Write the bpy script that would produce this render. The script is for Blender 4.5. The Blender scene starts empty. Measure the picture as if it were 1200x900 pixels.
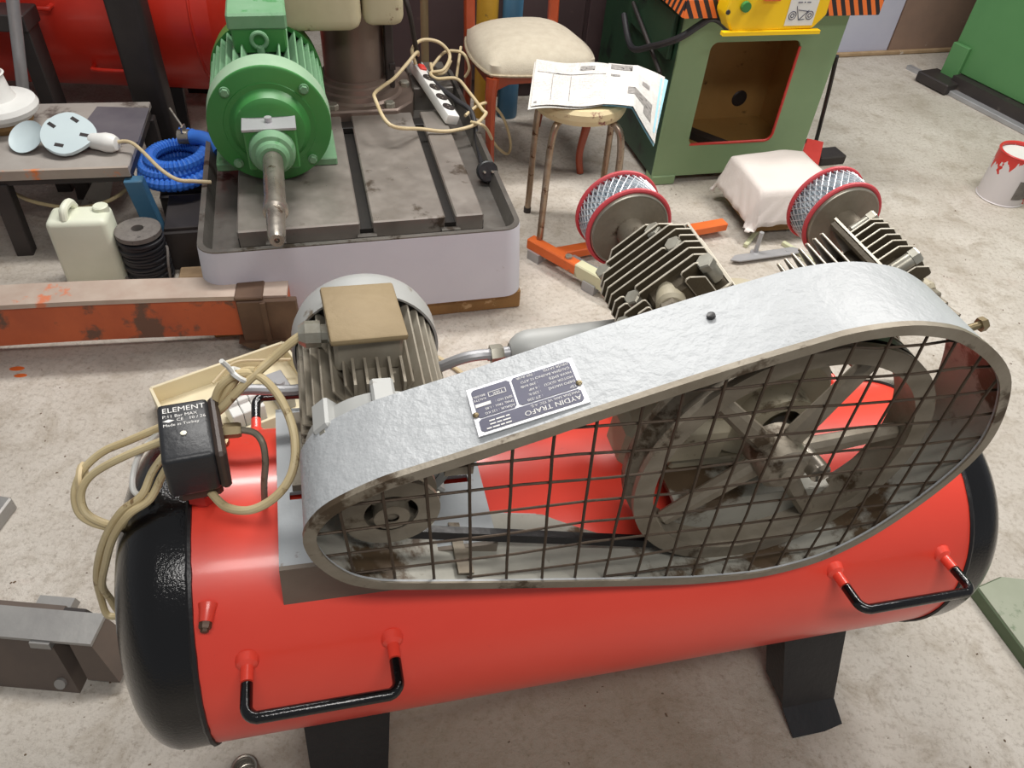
import bpy, bmesh, math, random
from mathutils import Vector, Matrix, noise
pi = math.pi
R = math.radians
random.seed(7)
sc = bpy.context.scene
COL = sc.collection

# ------------------------------------------------------------------ camera
cam_d = bpy.data.cameras.new('camera')
cam_d.sensor_width = 36; cam_d.lens = 885 / 1200 * 36
cam_d.clip_start = .02
cam = bpy.data.objects.new('camera', cam_d); COL.objects.link(cam)
_p, _r = R(44), R(5)
_f = Vector((0, math.cos(_p), -math.sin(_p)))
_u0 = Vector((0, math.sin(_p), math.cos(_p))); _r0 = Vector((1, 0, 0))
_rt = _r0 * math.cos(_r) + _u0 * math.sin(_r)
_up = -_r0 * math.sin(_r) + _u0 * math.cos(_r)
cam.matrix_world = Matrix(((_rt.x, _up.x, -_f.x, 0), (_rt.y, _up.y, -_f.y, 0), (_rt.z, _up.z, -_f.z, 1.5), (0, 0, 0, 1)))
sc.camera = cam

# ------------------------------------------------------------------ light
world = bpy.data.worlds.new('workshop_ambient'); sc.world = world
world.use_nodes = True
world.node_tree.nodes['Background'].inputs[0].default_value = (.95, .97, 1, 1)
world.node_tree.nodes['Background'].inputs[1].default_value = .20


def area(name, loc, target, sx, sy, power, col):
    d = bpy.data.lights.new(name, 'AREA'); d.shape = 'RECTANGLE'; d.size = sx; d.size_y = sy
    d.energy = power; d.color = col
    o = bpy.data.objects.new(name, d); COL.objects.link(o); o.location = loc
    o.rotation_euler = (Vector(target) - Vector(loc)).to_track_quat('-Z', 'Y').to_euler()
    return o


area('fluorescent_light', (-.55, 2.55, 2.9), (-.4, 1.9, 0), 1.5, .3, 54, (1, .975, .94))
area('fluorescent_light', (1.7, 2.5, 3.0), (1.4, 1.9, 0), 1.5, .3, 54, (1, .96, .91))
area('fluorescent_light', (.5, -.4, 2.9), (.4, .8, 0), 1.5, .3, 26, (1, .97, .93))

vs = sc.view_settings
vs.view_transform = 'Standard'; vs.look = 'None'; vs.gamma = 1; vs.use_curve_mapping = False
vs.exposure = .38


# ------------------------------------------------------------------ materials
def srgb(c):
    return tuple(((v / 255) / 12.92 if v / 255 <= .04045 else ((v / 255 + .055) / 1.055) ** 2.4) for v in c) + (1,)


def mat(name, c1, c2=None, scale=8, rough=.5, metal=0, bump=0, bscale=60, c3=None, s3=20, t3=.62, coat=0, rv=.0, contrast=.25, bdist=.004):
    """paint or metal: noise mix of two colours, optional blotches of a third, noise relief"""
    m = bpy.data.materials.new(name); m.use_nodes = True
    nt = m.node_tree; N = nt.nodes; L = nt.links
    b = N['Principled BSDF']
    b.inputs['Roughness'].default_value = rough; b.inputs['Metallic'].default_value = metal
    if coat: b.inputs['Coat Weight'].default_value = coat; b.inputs['Coat Roughness'].default_value = .12
    tc = N.new('ShaderNodeTexCoord')

    def ns(sc_, det=6, r_=.6):
        n = N.new('ShaderNodeTexNoise'); n.inputs['Scale'].default_value = sc_
        n.inputs['Detail'].default_value = det; n.inputs['Roughness'].default_value = r_
        L.new(tc.outputs['Object'], n.inputs['Vector']); return n

    def ramp(n, a, b_):
        r_ = N.new('ShaderNodeMapRange'); r_.inputs[1].default_value = a; r_.inputs[2].default_value = b_
        L.new(n.outputs['Fac'], r_.inputs[0]); return r_

    def mix(fac, a, b_):
        x = N.new('ShaderNodeMix'); x.data_type = 'RGBA'
        L.new(fac, x.inputs[0])
        for i, v in ((6, a), (7, b_)):
            if isinstance(v, tuple): x.inputs[i].default_value = v
            else: L.new(v, x.inputs[i])
        return x.outputs[2]
    col = srgb(c1)
    if c2:
        col = mix(ramp(ns(scale), .5 - contrast, .5 + contrast).outputs[0], srgb(c1), srgb(c2))
    if c3:
        col = mix(ramp(ns(s3, 8, .65), t3, t3 + .06).outputs[0], col, srgb(c3))
    if isinstance(col, tuple): b.inputs['Base Color'].default_value = col
    else: L.new(col, b.inputs['Base Color'])
    if rv:
        rr = N.new('ShaderNodeMapRange'); rr.inputs[1].default_value = .3; rr.inputs[2].default_value = .7
        rr.inputs[3].default_value = max(0, rough - rv); rr.inputs[4].default_value = min(1, rough + rv)
        L.new(ns(scale * 2.3).outputs['Fac'], rr.inputs[0]); L.new(rr.outputs[0], b.inputs['Roughness'])
    if bump:
        bn = N.new('ShaderNodeBump'); bn.inputs['Strength'].default_value = bump; bn.inputs['Distance'].default_value = bdist
        L.new(ns(bscale, 3).outputs['Fac'], bn.inputs['Height']); L.new(bn.outputs[0], b.inputs['Normal'])
    return m


def floor_mat():
    m = bpy.data.materials.new('worn_concrete'); m.use_nodes = True
    nt = m.node_tree; N = nt.nodes; L = nt.links; b = N['Principled BSDF']
    tc = N.new('ShaderNodeTexCoord')

    def ns(s, d=8, r_=.65, dist=0):
        n = N.new('ShaderNodeTexNoise'); n.inputs['Scale'].default_value = s; n.inputs['Detail'].default_value = d
        n.inputs['Roughness'].default_value = r_; n.inputs['Distortion'].default_value = dist
        L.new(tc.outputs['Object'], n.inputs['Vector']); return n.outputs['Fac']

    def mr(v, a, b_, lo=0, hi=1):
        x = N.new('ShaderNodeMapRange'); x.inputs[1].default_value = a; x.inputs[2].default_value = b_
        x.inputs[3].default_value = lo; x.inputs[4].default_value = hi
        L.new(v, x.inputs[0]); return x.outputs[0]

    def mix(f, a, b_):
        x = N.new('ShaderNodeMix'); x.data_type = 'RGBA'; L.new(f, x.inputs[0])
        for i, v in ((6, a), (7, b_)):
            if isinstance(v, tuple): x.inputs[i].default_value = v
            else: L.new(v, x.inputs[i])
        return x.outputs[2]
    c = mix(mr(ns(2.2), .35, .65), srgb((184, 175, 163)), srgb((210, 203, 193)))
    c = mix(mr(ns(9, 10, .72, .6), .5, .72, 0, .7), c, srgb((146, 132, 112)))
    c = mix(mr(ns(4.2, 9, .7), .62, .74, 0, .35), c, srgb((176, 148, 136)))   # reddish stains
    c = mix(mr(ns(70, 6, .75),   .5, .72, 0, .6), c, srgb((122, 106, 88)))     # grain
    c = mix(mr(ns(26, 8, .8), .6, .68, 0, .65), c, srgb((104, 86, 66)))       # grit
    c = mix(mr(ns(16, 9, .75, 1.5), .62, .7, 0, .5), c, srgb((222, 216, 206)))
    # dirt plus the compressor's shadow, both painted into the floor colour
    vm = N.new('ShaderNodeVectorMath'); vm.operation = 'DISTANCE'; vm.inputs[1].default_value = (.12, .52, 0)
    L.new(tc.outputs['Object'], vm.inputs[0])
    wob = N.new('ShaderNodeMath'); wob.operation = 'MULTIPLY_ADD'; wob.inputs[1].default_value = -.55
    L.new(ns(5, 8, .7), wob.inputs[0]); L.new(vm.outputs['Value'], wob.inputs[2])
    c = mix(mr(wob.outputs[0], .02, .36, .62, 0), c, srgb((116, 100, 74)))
    L.new(c, b.inputs['Base Color'])
    L.new(mr(ns(5), .3, .7, .5, .75), b.inputs['Roughness'])
    bn = N.new('ShaderNodeBump'); bn.inputs['Strength'].default_value = .8; bn.inputs['Distance'].default_value = .008
    L.new(ns(30, 10, .78), bn.inputs['Height']); L.new(bn.outputs[0], b.inputs['Normal'])
    return m


def print_mat(name, lines, cols, paper, ink, amount=.55):
    """newsprint: columns of fine grey text lines on paper (flat print)"""
    m = bpy.data.materials.new(name); m.use_nodes = True
    nt = m.node_tree; N = nt.nodes; L = nt.links; b = N['Principled BSDF']; b.inputs['Roughness'].default_value = .8
    tc = N.new('ShaderNodeTexCoord'); br = N.new('ShaderNodeTexBrick')
    mp = N.new('ShaderNodeMapping'); L.new(tc.outputs['Object'], mp.inputs[0]); L.new(mp.outputs[0], br.inputs['Vector'])
    br.offset = 0; br.inputs['Scale'].default_value = 1
    br.inputs['Brick Width'].default_value = cols; br.inputs['Row Height'].default_value = lines
    br.inputs['Mortar Size'].default_value = lines * .28
    br.inputs['Mortar Smooth'].default_value = .2
    br.inputs['Color1'].default_value = srgb(ink); br.inputs['Color2'].default_value = srgb(ink); br.inputs['Mortar'].default_value = srgb(paper)
    n = N.new('ShaderNodeTexNoise'); n.inputs['Scale'].default_value = 210; L.new(tc.outputs['Object'], n.inputs['Vector'])
    n2 = N.new('ShaderNodeTexNoise'); n2.inputs['Scale'].default_value = 14; L.new(tc.outputs['Object'], n2.inputs['Vector'])
    r1 = N.new('ShaderNodeMapRange'); r1.inputs[1].default_value = .4; r1.inputs[2].default_value = .6; r1.inputs[4].default_value = amount
    L.new(n.outputs['Fac'], r1.inputs[0])
    r2 = N.new('ShaderNodeMapRange'); r2.inputs[1].default_value = .42; r2.inputs[2].default_value = .5; L.new(n2.outputs['Fac'], r2.inputs[0])
    mu = N.new('ShaderNodeMath'); mu.operation = 'MULTIPLY'; L.new(r1.outputs[0], mu.inputs[0]); L.new(r2.outputs[0], mu.inputs[1])
    x = N.new('ShaderNodeMix'); x.data_type = 'RGBA'; L.new(mu.outputs[0], x.inputs[0])
    x.inputs[6].default_value = srgb(paper); L.new(br.outputs['Color'], x.inputs[7])
    L.new(x.outputs[2], b.inputs['Base Color'])
    return m


def stripe_mat():
    m = bpy.data.materials.new('hazard_stripes'); m.use_nodes = True
    nt = m.node_tree; N = nt.nodes; L = nt.links; b = N['Principled BSDF']; b.inputs['Roughness'].default_value = .5
    tc = N.new('ShaderNodeTexCoord'); sp = N.new('ShaderNodeSeparateXYZ'); L.new(tc.outputs['Object'], sp.inputs[0])
    a = N.new('ShaderNodeMath'); a.operation = 'MULTIPLY_ADD'; a.inputs[1].default_value = .55; L.new(sp.outputs[2], a.inputs[0]); L.new(sp.outputs[0], a.inputs[2])
    a2 = N.new('ShaderNodeMath'); a2.operation = 'ADD'; L.new(a.outputs[0], a2.inputs[0]); L.new(sp.outputs[1], a2.inputs[1])
    d = N.new('ShaderNodeMath'); d.operation = 'PINGPONG'; d.inputs[1].default_value = .017; L.new(a2.outputs[0], d.inputs[0])
    g = N.new('ShaderNodeMath'); g.operation = 'GREATER_THAN'; g.inputs[1].default_value = .0085; L.new(d.outputs[0], g.inputs[0])
    x = N.new('ShaderNodeMix'); x.data_type = 'RGBA'; L.new(g.outputs[0], x.inputs[0])
    x.inputs[6].default_value = srgb((232, 116, 48)); x.inputs[7].default_value = srgb((38, 32, 36)); L.new(x.outputs[2], b.inputs['Base Color'])
    return m


def can_mat():
    """paint can print: white, red paint runs from the rim, printed grey block"""
    m = bpy.data.materials.new('paint_can_print'); m.use_nodes = True
    nt = m.node_tree; N = nt.nodes; L = nt.links; b = N['Principled BSDF']; b.inputs['Roughness'].default_value = .4
    tc = N.new('ShaderNodeTexCoord'); sp = N.new('ShaderNodeSeparateXYZ'); L.new(tc.outputs['Object'], sp.inputs[0])
    n = N.new('ShaderNodeTexNoise'); n.inputs['Scale'].default_value = 26; n.inputs['Detail'].default_value = 3
    mp = N.new('ShaderNodeMapping'); mp.inputs['Scale'].default_value = (1, 1, .12); L.new(tc.outputs['Object'], mp.inputs[0]); L.new(mp.outputs[0], n.inputs['Vector'])
    a = N.new('ShaderNodeMath'); a.operation = 'MULTIPLY_ADD'; a.inputs[1].default_value = .26; L.new(n.outputs['Fac'], a.inputs[0]); L.new(sp.outputs[2], a.inputs[2])
    g = N.new('ShaderNodeMath'); g.operation = 'GREATER_THAN'; g.inputs[1].default_value = .293; L.new(a.outputs[0], g.inputs[0])
    n2 = N.new('ShaderNodeTexNoise'); n2.inputs['Scale'].default_value = 18; L.new(tc.outputs['Object'], n2.inputs['Vector'])
    g2 = N.new('ShaderNodeMath'); g2.operation = 'GREATER_THAN'; g2.inputs[1].default_value = .64; L.new(n2.outputs['Fac'], g2.inputs[0])
    mx = N.new('ShaderNodeMath'); mx.operation = 'MAXIMUM'; L.new(g.outputs[0], mx.inputs[0]); L.new(g2.outputs[0], mx.inputs[1])
    x = N.new('ShaderNodeMix'); x.data_type = 'RGBA'; L.new(mx.outputs[0], x.inputs[0])
    x.inputs[6].default_value = srgb((206, 200, 200)); x.inputs[7].default_value = srgb((196, 52, 46)); L.new(x.outputs[2], b.inputs['Base Color'])
    return m


M = dict(
    floor=floor_mat(),
    lav=mat('lavender_wall', (176, 176, 196), (190, 190, 204), 3, .8, bump=.2, bscale=30, c3=(150, 140, 140), s3=6, t3=.68),
    brownwall=mat('brown_grime_wall', (126, 104, 92), (150, 122, 104), 4, .8, bump=.2, bscale=30, c3=(176, 160, 148), s3=9, t3=.66),
    darkwall=mat('dark_wall', (44, 36, 36), (58, 48, 46), 3, .85),
    base=mat('rough_mortar', (150, 124, 92), (176, 150, 120), 20, .9, bump=.6, bscale=50, c3=(210, 200, 188), s3=14, t3=.6),
    red=mat('red_enamel', (236, 76, 58), (230, 68, 52), 5, .34, bump=.05, bscale=18, coat=.25, c3=(214, 66, 54), s3=40, t3=.7),
    redold=mat('old_red_enamel', (222, 54, 34), (196, 44, 32), 5, .36, coat=.2),
    blackgloss=mat('black_gloss_enamel', (6, 6, 8), (9, 8, 10), 14, .14, bump=.6, bscale=260, coat=.2, bdist=.0008),
    blackpaint=mat('black_paint', (20, 19, 21), (34, 32, 33), 14, .38, bump=.2, bscale=80),
    silver=mat('hammered_silver_paint', (168, 171, 173), (182, 185, 187), 10, .48, metal=.1, bump=.5, bscale=70, c3=(120, 114, 104), s3=70, t3=.69),
    silvershell=mat('smooth_grey_paint', (164, 166, 164), (174, 174, 170), 8, .5, metal=.05, c3=(122, 112, 96), s3=16, t3=.6),
    dirtysteel=mat('oily_steel', (118, 108, 92), (152, 144, 130), 14, .5, metal=.35, bump=.3, bscale=50, c3=(74, 60, 44), s3=12, t3=.58),
    wire=mat('rusty_wire', (86, 72, 58), (66, 54, 44), 30, .55, metal=.4, bump=.3, bscale=120),
    grime=mat('grimy_lining', (150, 148, 138), (170, 168, 158), 9, .5, metal=.2, bump=.25, bscale=50, c3=(84, 68, 50), s3=7, t3=.5),
    skirt=mat('grimed_shaded_paint', (122, 112, 100), (104, 92, 80), 7, .6, bump=.15, bscale=50),  # brown holds both grime and the painted-in shade of the skirt
    dustycream=mat('dusty_cream_casting', (186, 178, 156), (168, 158, 134), 10, .55, bump=.2, bscale=60, c3=(104, 90, 70), s3=14, t3=.6),
    plate=mat('grey_base_paint', (172, 178, 182), (158, 162, 164), 6, .55, metal=.1, bump=.15, bscale=50, c3=(112, 96, 80), s3=16, t3=.62),
    tan=mat('dusty_tan_lid', (150, 132, 100), (128, 110, 80), 9, .6, metal=.2, bump=.25, bscale=60, c3=(176, 138, 84), s3=18, t3=.64),
    fin=mat('dusty_motor_fins', (158, 152, 138), (124, 114, 98), 14, .6, metal=.2, c3=(84, 72, 56), s3=22, t3=.6),
    castdark=mat('dark_cast_iron', (66, 58, 46), (86, 76, 58), 16, .55, metal=.3, bump=.3, bscale=70),
    finedge=mat('pump_fin_edge', (232, 226, 212), (206, 196, 176), 30, .45, metal=.2),
    steel=mat('machined_steel', (176, 170, 160), (140, 132, 122), 16, .32, metal=.8, rv=.1, c3=(98, 80, 62), s3=26, t3=.63),
    bolt=mat('zinc_bolt', (186, 184, 172), (140, 134, 120), 30, .4, metal=.6),
    rim=mat('filter_red_rubber', (206, 62, 72), (196, 80, 84), 10, .5),
    pleat=mat('filter_paper', (214, 220, 224), (150, 164, 174), 60, .6, contrast=.15),
    meshw=mat('filter_mesh_wire', (232, 236, 240), (200, 206, 210), 40, .35, metal=.6),
    cord=mat('cream_cable', (206, 190, 150), (188, 168, 126), 20, .5, c3=(126, 100, 66), s3=30, t3=.6),
    cord2=mat('pale_cable', (206, 190, 156), (186, 166, 126), 16, .5),
    plastic=mat('black_plastic', (32, 33, 36), (40, 41, 44), 20, .42, bump=.15, bscale=120, c3=(86, 84, 82), s3=60, t3=.74),
    bakelite=mat('brown_bakelite', (58, 46, 40), (72, 58, 50), 12, .45),
    white=mat('white_plastic', (226, 226, 222), (214, 214, 210), 10, .45, c3=(170, 160, 146), s3=24, t3=.68),
    lettering=mat('printed_lettering', (226, 224, 220), rough=.6),
    ink=mat('navy_plate_enamel', (66, 66, 84), (76, 76, 94), 20, .45, metal=.2),
    plateal=mat('nameplate_aluminium', (214, 214, 216), (198, 198, 202), 20, .4, metal=.4),
    brass=mat('tarnished_brass', (150, 138, 108), (120, 104, 76), 30, .4, metal=.7),
    base_l=mat('lilac_grey_paint', (186, 187, 196), (194, 195, 203), 4, .55, bump=.1, bscale=30, c3=(140, 134, 136), s3=10, t3=.66),
    tray=mat('oily_cast_tray', (92, 88, 84), (116, 112, 106), 6, .42, metal=.4, c3=(64, 56, 48), s3=9, t3=.58, rv=.15),
    table=mat('worn_machine_table', (134, 127, 120), (158, 151, 144), 5, .42, metal=.5, c3=(90, 80, 70), s3=7, t3=.6, rv=.15),
    slot=mat('oily_slot', (20, 18, 17), (30, 27, 24), 12, .5),
    column=mat('column_steel', (132, 116, 106), (108, 94, 86), 5, .38, metal=.45, c3=(128, 116, 100), s3=9, t3=.6),
    creammetal=mat('chipped_cream_paint', (198, 190, 160), (176, 166, 134), 5, .5, c3=(98, 58, 44), s3=13, t3=.63),
    dustshield=mat('dust_covered_green', (150, 176, 148), (130, 164, 132), 9, .7, c3=(104, 150, 108), s3=12, t3=.6),
    green=mat('green_enamel', (58, 128, 62), (50, 116, 54), 5, .4, bump=.08, bscale=30, c3=(82, 140, 84), s3=12, t3=.64),
    dustgreen=mat('dusty_green_enamel', (116, 152, 120), (92, 138, 98), 9, .6, c3=(66, 126, 74), s3=16, t3=.58),
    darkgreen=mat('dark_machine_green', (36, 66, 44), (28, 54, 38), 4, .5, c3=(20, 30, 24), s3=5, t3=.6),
    mgreen=mat('machine_green', (124, 150, 110), (134, 158, 118), 4, .5, bump=.08, bscale=40, c3=(150, 150, 108), s3=40, t3=.7),
    brightgreen=mat('bright_machine_green', (78, 128, 78), (88, 138, 86), 3, .45, c3=(98, 150, 100), s3=9, t3=.66),
    inner=mat('tan_inside_paint', (178, 140, 82), (158, 120, 66), 5, .6, c3=(74, 54, 30), s3=7, t3=.62),
    redtrim=mat('red_trim_paint', (214, 70, 60), (196, 54, 46), 12, .5),
    yellow=mat('yellow_enamel', (244, 204, 20), (236, 190, 14), 6, .4),
    hazard=stripe_mat(),
    orange=mat('orange_paint', (224, 112, 48), (208, 92, 36), 8, .5, c3=(150, 96, 64), s3=24, t3=.63),
    beamorange=mat('worn_orange_beam', (196, 96, 52), (168, 78, 44), 8, .55, bump=.2, bscale=40, c3=(104, 72, 56), s3=7, t3=.53),
    beamtop=mat('worn_beam_top', (190, 176, 162), (172, 150, 136), 12, .5, metal=.15, c3=(206, 124, 90), s3=9, t3=.6),
    beamdark=mat('rusty_brown_steel', (108, 84, 66), (82, 62, 50), 10, .5, metal=.3, bump=.2, bscale=40),
    mint=mat('mint_paint', (190, 196, 160), (206, 200, 168), 9, .5, c3=(160, 148, 120), s3=20, t3=.62),
    rawsteel=mat('scuffed_block_steel', (146, 144, 142), (170, 168, 164), 8, .42, metal=.5, c3=(98, 84, 76), s3=9, t3=.58, bump=.15, bscale=40),
    blocksteel=mat('rust_brown_block_steel', (96, 86, 80), (116, 102, 92), 8, .5, metal=.4, c3=(150, 96, 70), s3=10, t3=.62),
    darksteel=mat('dark_oily_steel', (50, 46, 46), (66, 60, 58), 7, .5, metal=.3, c3=(92, 84, 78), s3=8, t3=.64),
    jerry=mat('milky_plastic', (224, 226, 208), (208, 212, 190), 5, .5, c3=(214, 220, 206), s3=8, t3=.6),
    spool=mat('dusty_spool', (128, 122, 116), (96, 90, 86), 30, .8, c3=(60, 56, 54), s3=60, t3=.6),
    hose=mat('black_rubber_hose', (34, 34, 38), (46, 45, 48), 14, .5),
    blue=mat('blue_hose_plastic', (56, 118, 210), (46, 102, 194), 12, .5),
    bluepaint=mat('blue_paint', (60, 106, 138), (74, 116, 144), 7, .5, c3=(120, 130, 134), s3=14, t3=.63),
    board=mat('worn_bench_board', (164, 158, 152), (140, 132, 124), 6, .6, bump=.15, bscale=40, c3=(92, 82, 76), s3=6, t3=.55),
    boardstain=mat('dark_bench_patch', (84, 80, 88), (104, 100, 104), 8, .6),
    boardedge=mat('orange_worn_edge', (150, 138, 128), (168, 156, 144), 9, .55, c3=(216, 124, 66), s3=7, t3=.54),
    pale=mat('pale_blue_plastic', (196, 210, 212), (186, 200, 204), 8, .45),
    uphol=mat('cream_upholstery', (176, 166, 148), (190, 182, 164), 30, .9, bump=.3, bscale=220, c3=(158, 146, 128), s3=5, t3=.62),
    wood=mat('varnished_red_wood', (168, 72, 36), (140, 54, 26), 9, .38, coat=.2),
    braid=mat('cream_braid', (186, 174, 150), (150, 136, 112), 90, .9, bump=.5, bscale=200),
    chrome=mat('spotted_chrome', (176, 162, 146), (140, 116, 92), 24, .32, metal=.75, c3=(96, 66, 46), s3=34, t3=.58),
    stoolseat=mat('paint_splashed_seat', (198, 180, 136), (208, 194, 156), 12, .55, c3=(122, 66, 60), s3=22, t3=.6),
    paper=mat('newsprint_paper', (208, 204, 198), (198, 194, 188), 8, .8),
    newsl=print_mat('newsprint_columns', .0085, .078, (208, 204, 199), (130, 127, 125), .7),
    newsr=print_mat('newsprint_page', .0075, .055, (214, 211, 206), (140, 138, 137), .6),
    photo=mat('halftone_picture', (110, 106, 104), (168, 164, 160), 90, .8, c3=(60, 56, 56), s3=60, t3=.56),
    cyan=mat('printed_cyan_band', (150, 206, 226), (170, 214, 228), 20, .7),
    darkpurple=mat('dark_plum_locker', (70, 54, 54), (58, 44, 46), 3, .55, c3=(84, 66, 62), s3=7, t3=.63),
    cloth=mat('white_dust_cloth', (222, 214, 208), (212, 203, 197), 4, .95, bump=.25, bscale=160, c3=(176, 158, 148), s3=6, t3=.64),
    greysteel=mat('galvanised_steel', (178, 178, 180), (158, 158, 160), 12, .42, metal=.4),
    greenplate=mat('green_grey_plate', (138, 144, 124), (156, 160, 142), 7, .55, metal=.1, c3=(96, 112, 86), s3=10, t3=.6),
    mossgreen=mat('dark_moss_side', (70, 86, 60), (84, 96, 70), 9, .6),
    can=can_mat(),
    creambox=mat('cream_enclosure_plastic', (228, 218, 188), (218, 206, 174), 6, .5),
    woodplinth=mat('wooden_plinth', (146, 112, 66), (122, 92, 54), 12, .8, bump=.3, bscale=40, c3=(176, 148, 108), s3=16, t3=.6),
    ochre=mat('dull_ochre_paint', (196, 152, 44), (168, 128, 40), 7, .5, c3=(110, 84, 44), s3=12, t3=.62),
    debris=mat('dark_grit', (76, 58, 44), (120, 100, 78), 40, .9),
)


# ------------------------------------------------------------------ mesh builder
def spline(pts, n=8, closed=False):
    P = [Vector(p) for p in pts]; out = []
    L_ = len(P); rng = range(L_ if closed else L_ - 1)
    for i in rng:
        g = (lambda k: P[k % L_]) if closed else (lambda k: P[min(max(k, 0), L_ - 1)])
        a, b, c, d = g(i - 1), g(i), g(i + 1), g(i + 2)
        for k in range(n):
            t = k / n
            out.append(.5 * ((2 * b) + (c - a) * t + (2 * a - 5 * b + 4 * c - d) * t * t + (3 * b - a - 3 * c + d) * t ** 3))
    if not closed: out.append(P[-1])
    return out


class B:
    def __init__(s, frame=None):
        s.bm = bmesh.new(); s.fr = frame          # frame: Matrix 4x4 applied to everything added

    def _v(s, p):
        p = Vector(p)
        return s.bm.verts.new(s.fr @ p if s.fr else p)

    def mesh(s, vs_, fs):
        v = [s._v(p) for p in vs_]; out = []
        for f in fs:
            try: out.append(s.bm.faces.new([v[i] for i in f]))
            except ValueError: pass
        return v, out

    def box(s, c, d, ax=None, bev=0, taper=(1, 1), seg=1):
        """ax: three axis vectors; taper: scale of the +z end"""
        c = Vector(c); ax = ax or (Vector((1, 0, 0)), Vector((0, 1, 0)), Vector((0, 0, 1)))
        ax = [Vector(a) for a in ax]; v = []
        for k in (-.5, .5):
            tx, ty = taper if k > 0 else (1, 1)
            for i, j in ((-.5, -.5), (.5, -.5), (.5, .5), (-.5, .5)):
                v.append(c + ax[0] * (i * d[0] * tx) + ax[1] * (j * d[1] * ty) + ax[2] * (k * d[2]))
        vv, ff = s.mesh(v, [(3, 2, 1, 0), (4, 5, 6, 7), (0, 1, 5, 4), (1, 2, 6, 5), (2, 3, 7, 6), (3, 0, 4, 7)])
        if bev:
            es = {e for f in ff for e in f.edges}
            bmesh.ops.bevel(s.bm, geom=list(es), offset=bev, segments=seg, affect='EDGES', profile=.5, clamp_overlap=True)
        return s

    def lathe(s, p0, axis, prof, n=24, cap=True):
        p0 = Vector(p0); a = Vector(axis).normalized()
        x = a.orthogonal().normalized(); y = a.cross(x); rings = []
        for d, r in prof:
            if r < 1e-6: rings.append([s._v(p0 + a * d)])
            else: rings.append([s._v(p0 + a * d + (x * math.cos(2 * pi * k / n) + y * math.sin(2 * pi * k / n)) * r) for k in range(n)])
        for A, C in zip(rings, rings[1:]):
            for k in range(n):
                k2 = (k + 1) % n
                if len(A) == 1 and len(C) == 1: continue
                if len(A) == 1: s.bm.faces.new((A[0], C[k], C[k2]))
                elif len(C) == 1: s.bm.faces.new((A[k], A[k2], C[0]))
                else: s.bm.faces.new((A[k], A[k2], C[k2], C[k]))
        if cap:
            for rg in (rings[0], rings[-1]):
                if len(rg) > 2: s.bm.faces.new(rg)
        return s

    def cyl(s, p0, p1, r0, r1=None, n=20, cap=True):
        p0 = Vector(p0); p1 = Vector(p1)
        return s.lathe(p0, p1 - p0, [(0, r0), ((p1 - p0).length, r0 if r1 is None else r1)], n, cap)

    def tube(s, path, r, n=10, closed=False, sec=None):
        """sec: optional rectangular section (w, h) with fixed up"""
        P = [Vector(p) for p in path]; L_ = len(P); rings = []; up = None
        for i, p in enumerate(P):
            if closed: t = P[(i + 1) % L_] - P[i - 1]
            else: t = P[min(i + 1, L_ - 1)] - P[max(i - 1, 0)]
            t.normalize()
            if up is None: up = t.orthogonal().normalized()
            else:
                up = up - t * up.dot(t)
                up = up.normalized() if up.length > 1e-6 else t.orthogonal().normalized()
            w = t.cross(up); rr = r[i] if isinstance(r, (list, tuple)) else r
            rings.append([s._v(p + (up * math.cos(2 * pi * k / n) + w * math.sin(2 * pi * k / n)) * rr) for k in range(n)])
        for i in range(L_ if closed else L_ - 1):
            A, C = rings[i], rings[(i + 1) % L_]
            off = 0
            if closed and i == L_ - 1:
                off = min(range(n), key=lambda o: (A[0].co - C[o].co).length)
            for k in range(n):
                s.bm.faces.new((A[k], A[(k + 1) % n], C[(k + 1 + off) % n], C[(k + off) % n]))
        if not closed: s.bm.faces.new(rings[0][::-1]); s.bm.faces.new(rings[-1])
        return s

    def prism(s, poly, o, ax, ay, az, d, bev=0):
        """polygon (a,b) in plane (ax, ay) at o, extruded d along az"""
        o = Vector(o); ax, ay, az = Vector(ax), Vector(ay), Vector(az); n = len(poly)
        v = [o + ax * a + ay * b for a, b in poly] + [o + ax * a + ay * b + az * d for a, b in poly]
        vv, ff = s.mesh(v, [tuple(range(n))[::-1], tuple(range(n, 2 * n))] + [(i, (i + 1) % n, n + (i + 1) % n, n + i) for i in range(n)])
        if bev:
            es = {e for f in ff for e in f.edges}
            bmesh.ops.bevel(s.bm, geom=list(es), offset=bev, segments=1, affect='EDGES')
        return s

    def band(s, loop, outer_inner, f):
        """closed ring between two loops, given by f(point) -> list of section points per loop point (closed section)"""
        secs = [[s._v(q) for q in f(i)] for i in range(loop)]
        m = len(secs[0])
        for i in range(loop):
            A, C = secs[i], secs[(i + 1) % loop]
            for k in range(m): s.bm.faces.new((A[k], A[(k + 1) % m], C[(k + 1) % m], C[k]))
        return s

    def hexa(s, p0, axis, r, h, n=6):
        return s.lathe(p0, axis, [(0, r), (h * .8, r), (h, r * .85)], n)

    def done(s, name):
        bmesh.ops.recalc_face_normals(s.bm, faces=s.bm.faces[:])
        me = bpy.data.meshes.new(name); s.bm.to_mesh(me); s.bm.free()
        return me


def link_mesh(name, me, m, parent=None, angle=32):
    me.materials.clear()
    for x in (m if isinstance(m, (list, tuple)) else [m]): me.materials.append(x)
    if angle:
        me.shade_smooth(); me.set_sharp_from_angle(angle=R(angle))
    o = bpy.data.objects.new(name, me); COL.objects.link(o)
    if parent: o.parent = parent
    return o


def obj(name, b, m, parent=None, label=None, angle=32):
    o = link_mesh(name, b.done(name), m, parent, angle)
    if label: o['label'] = label
    return o


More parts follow.
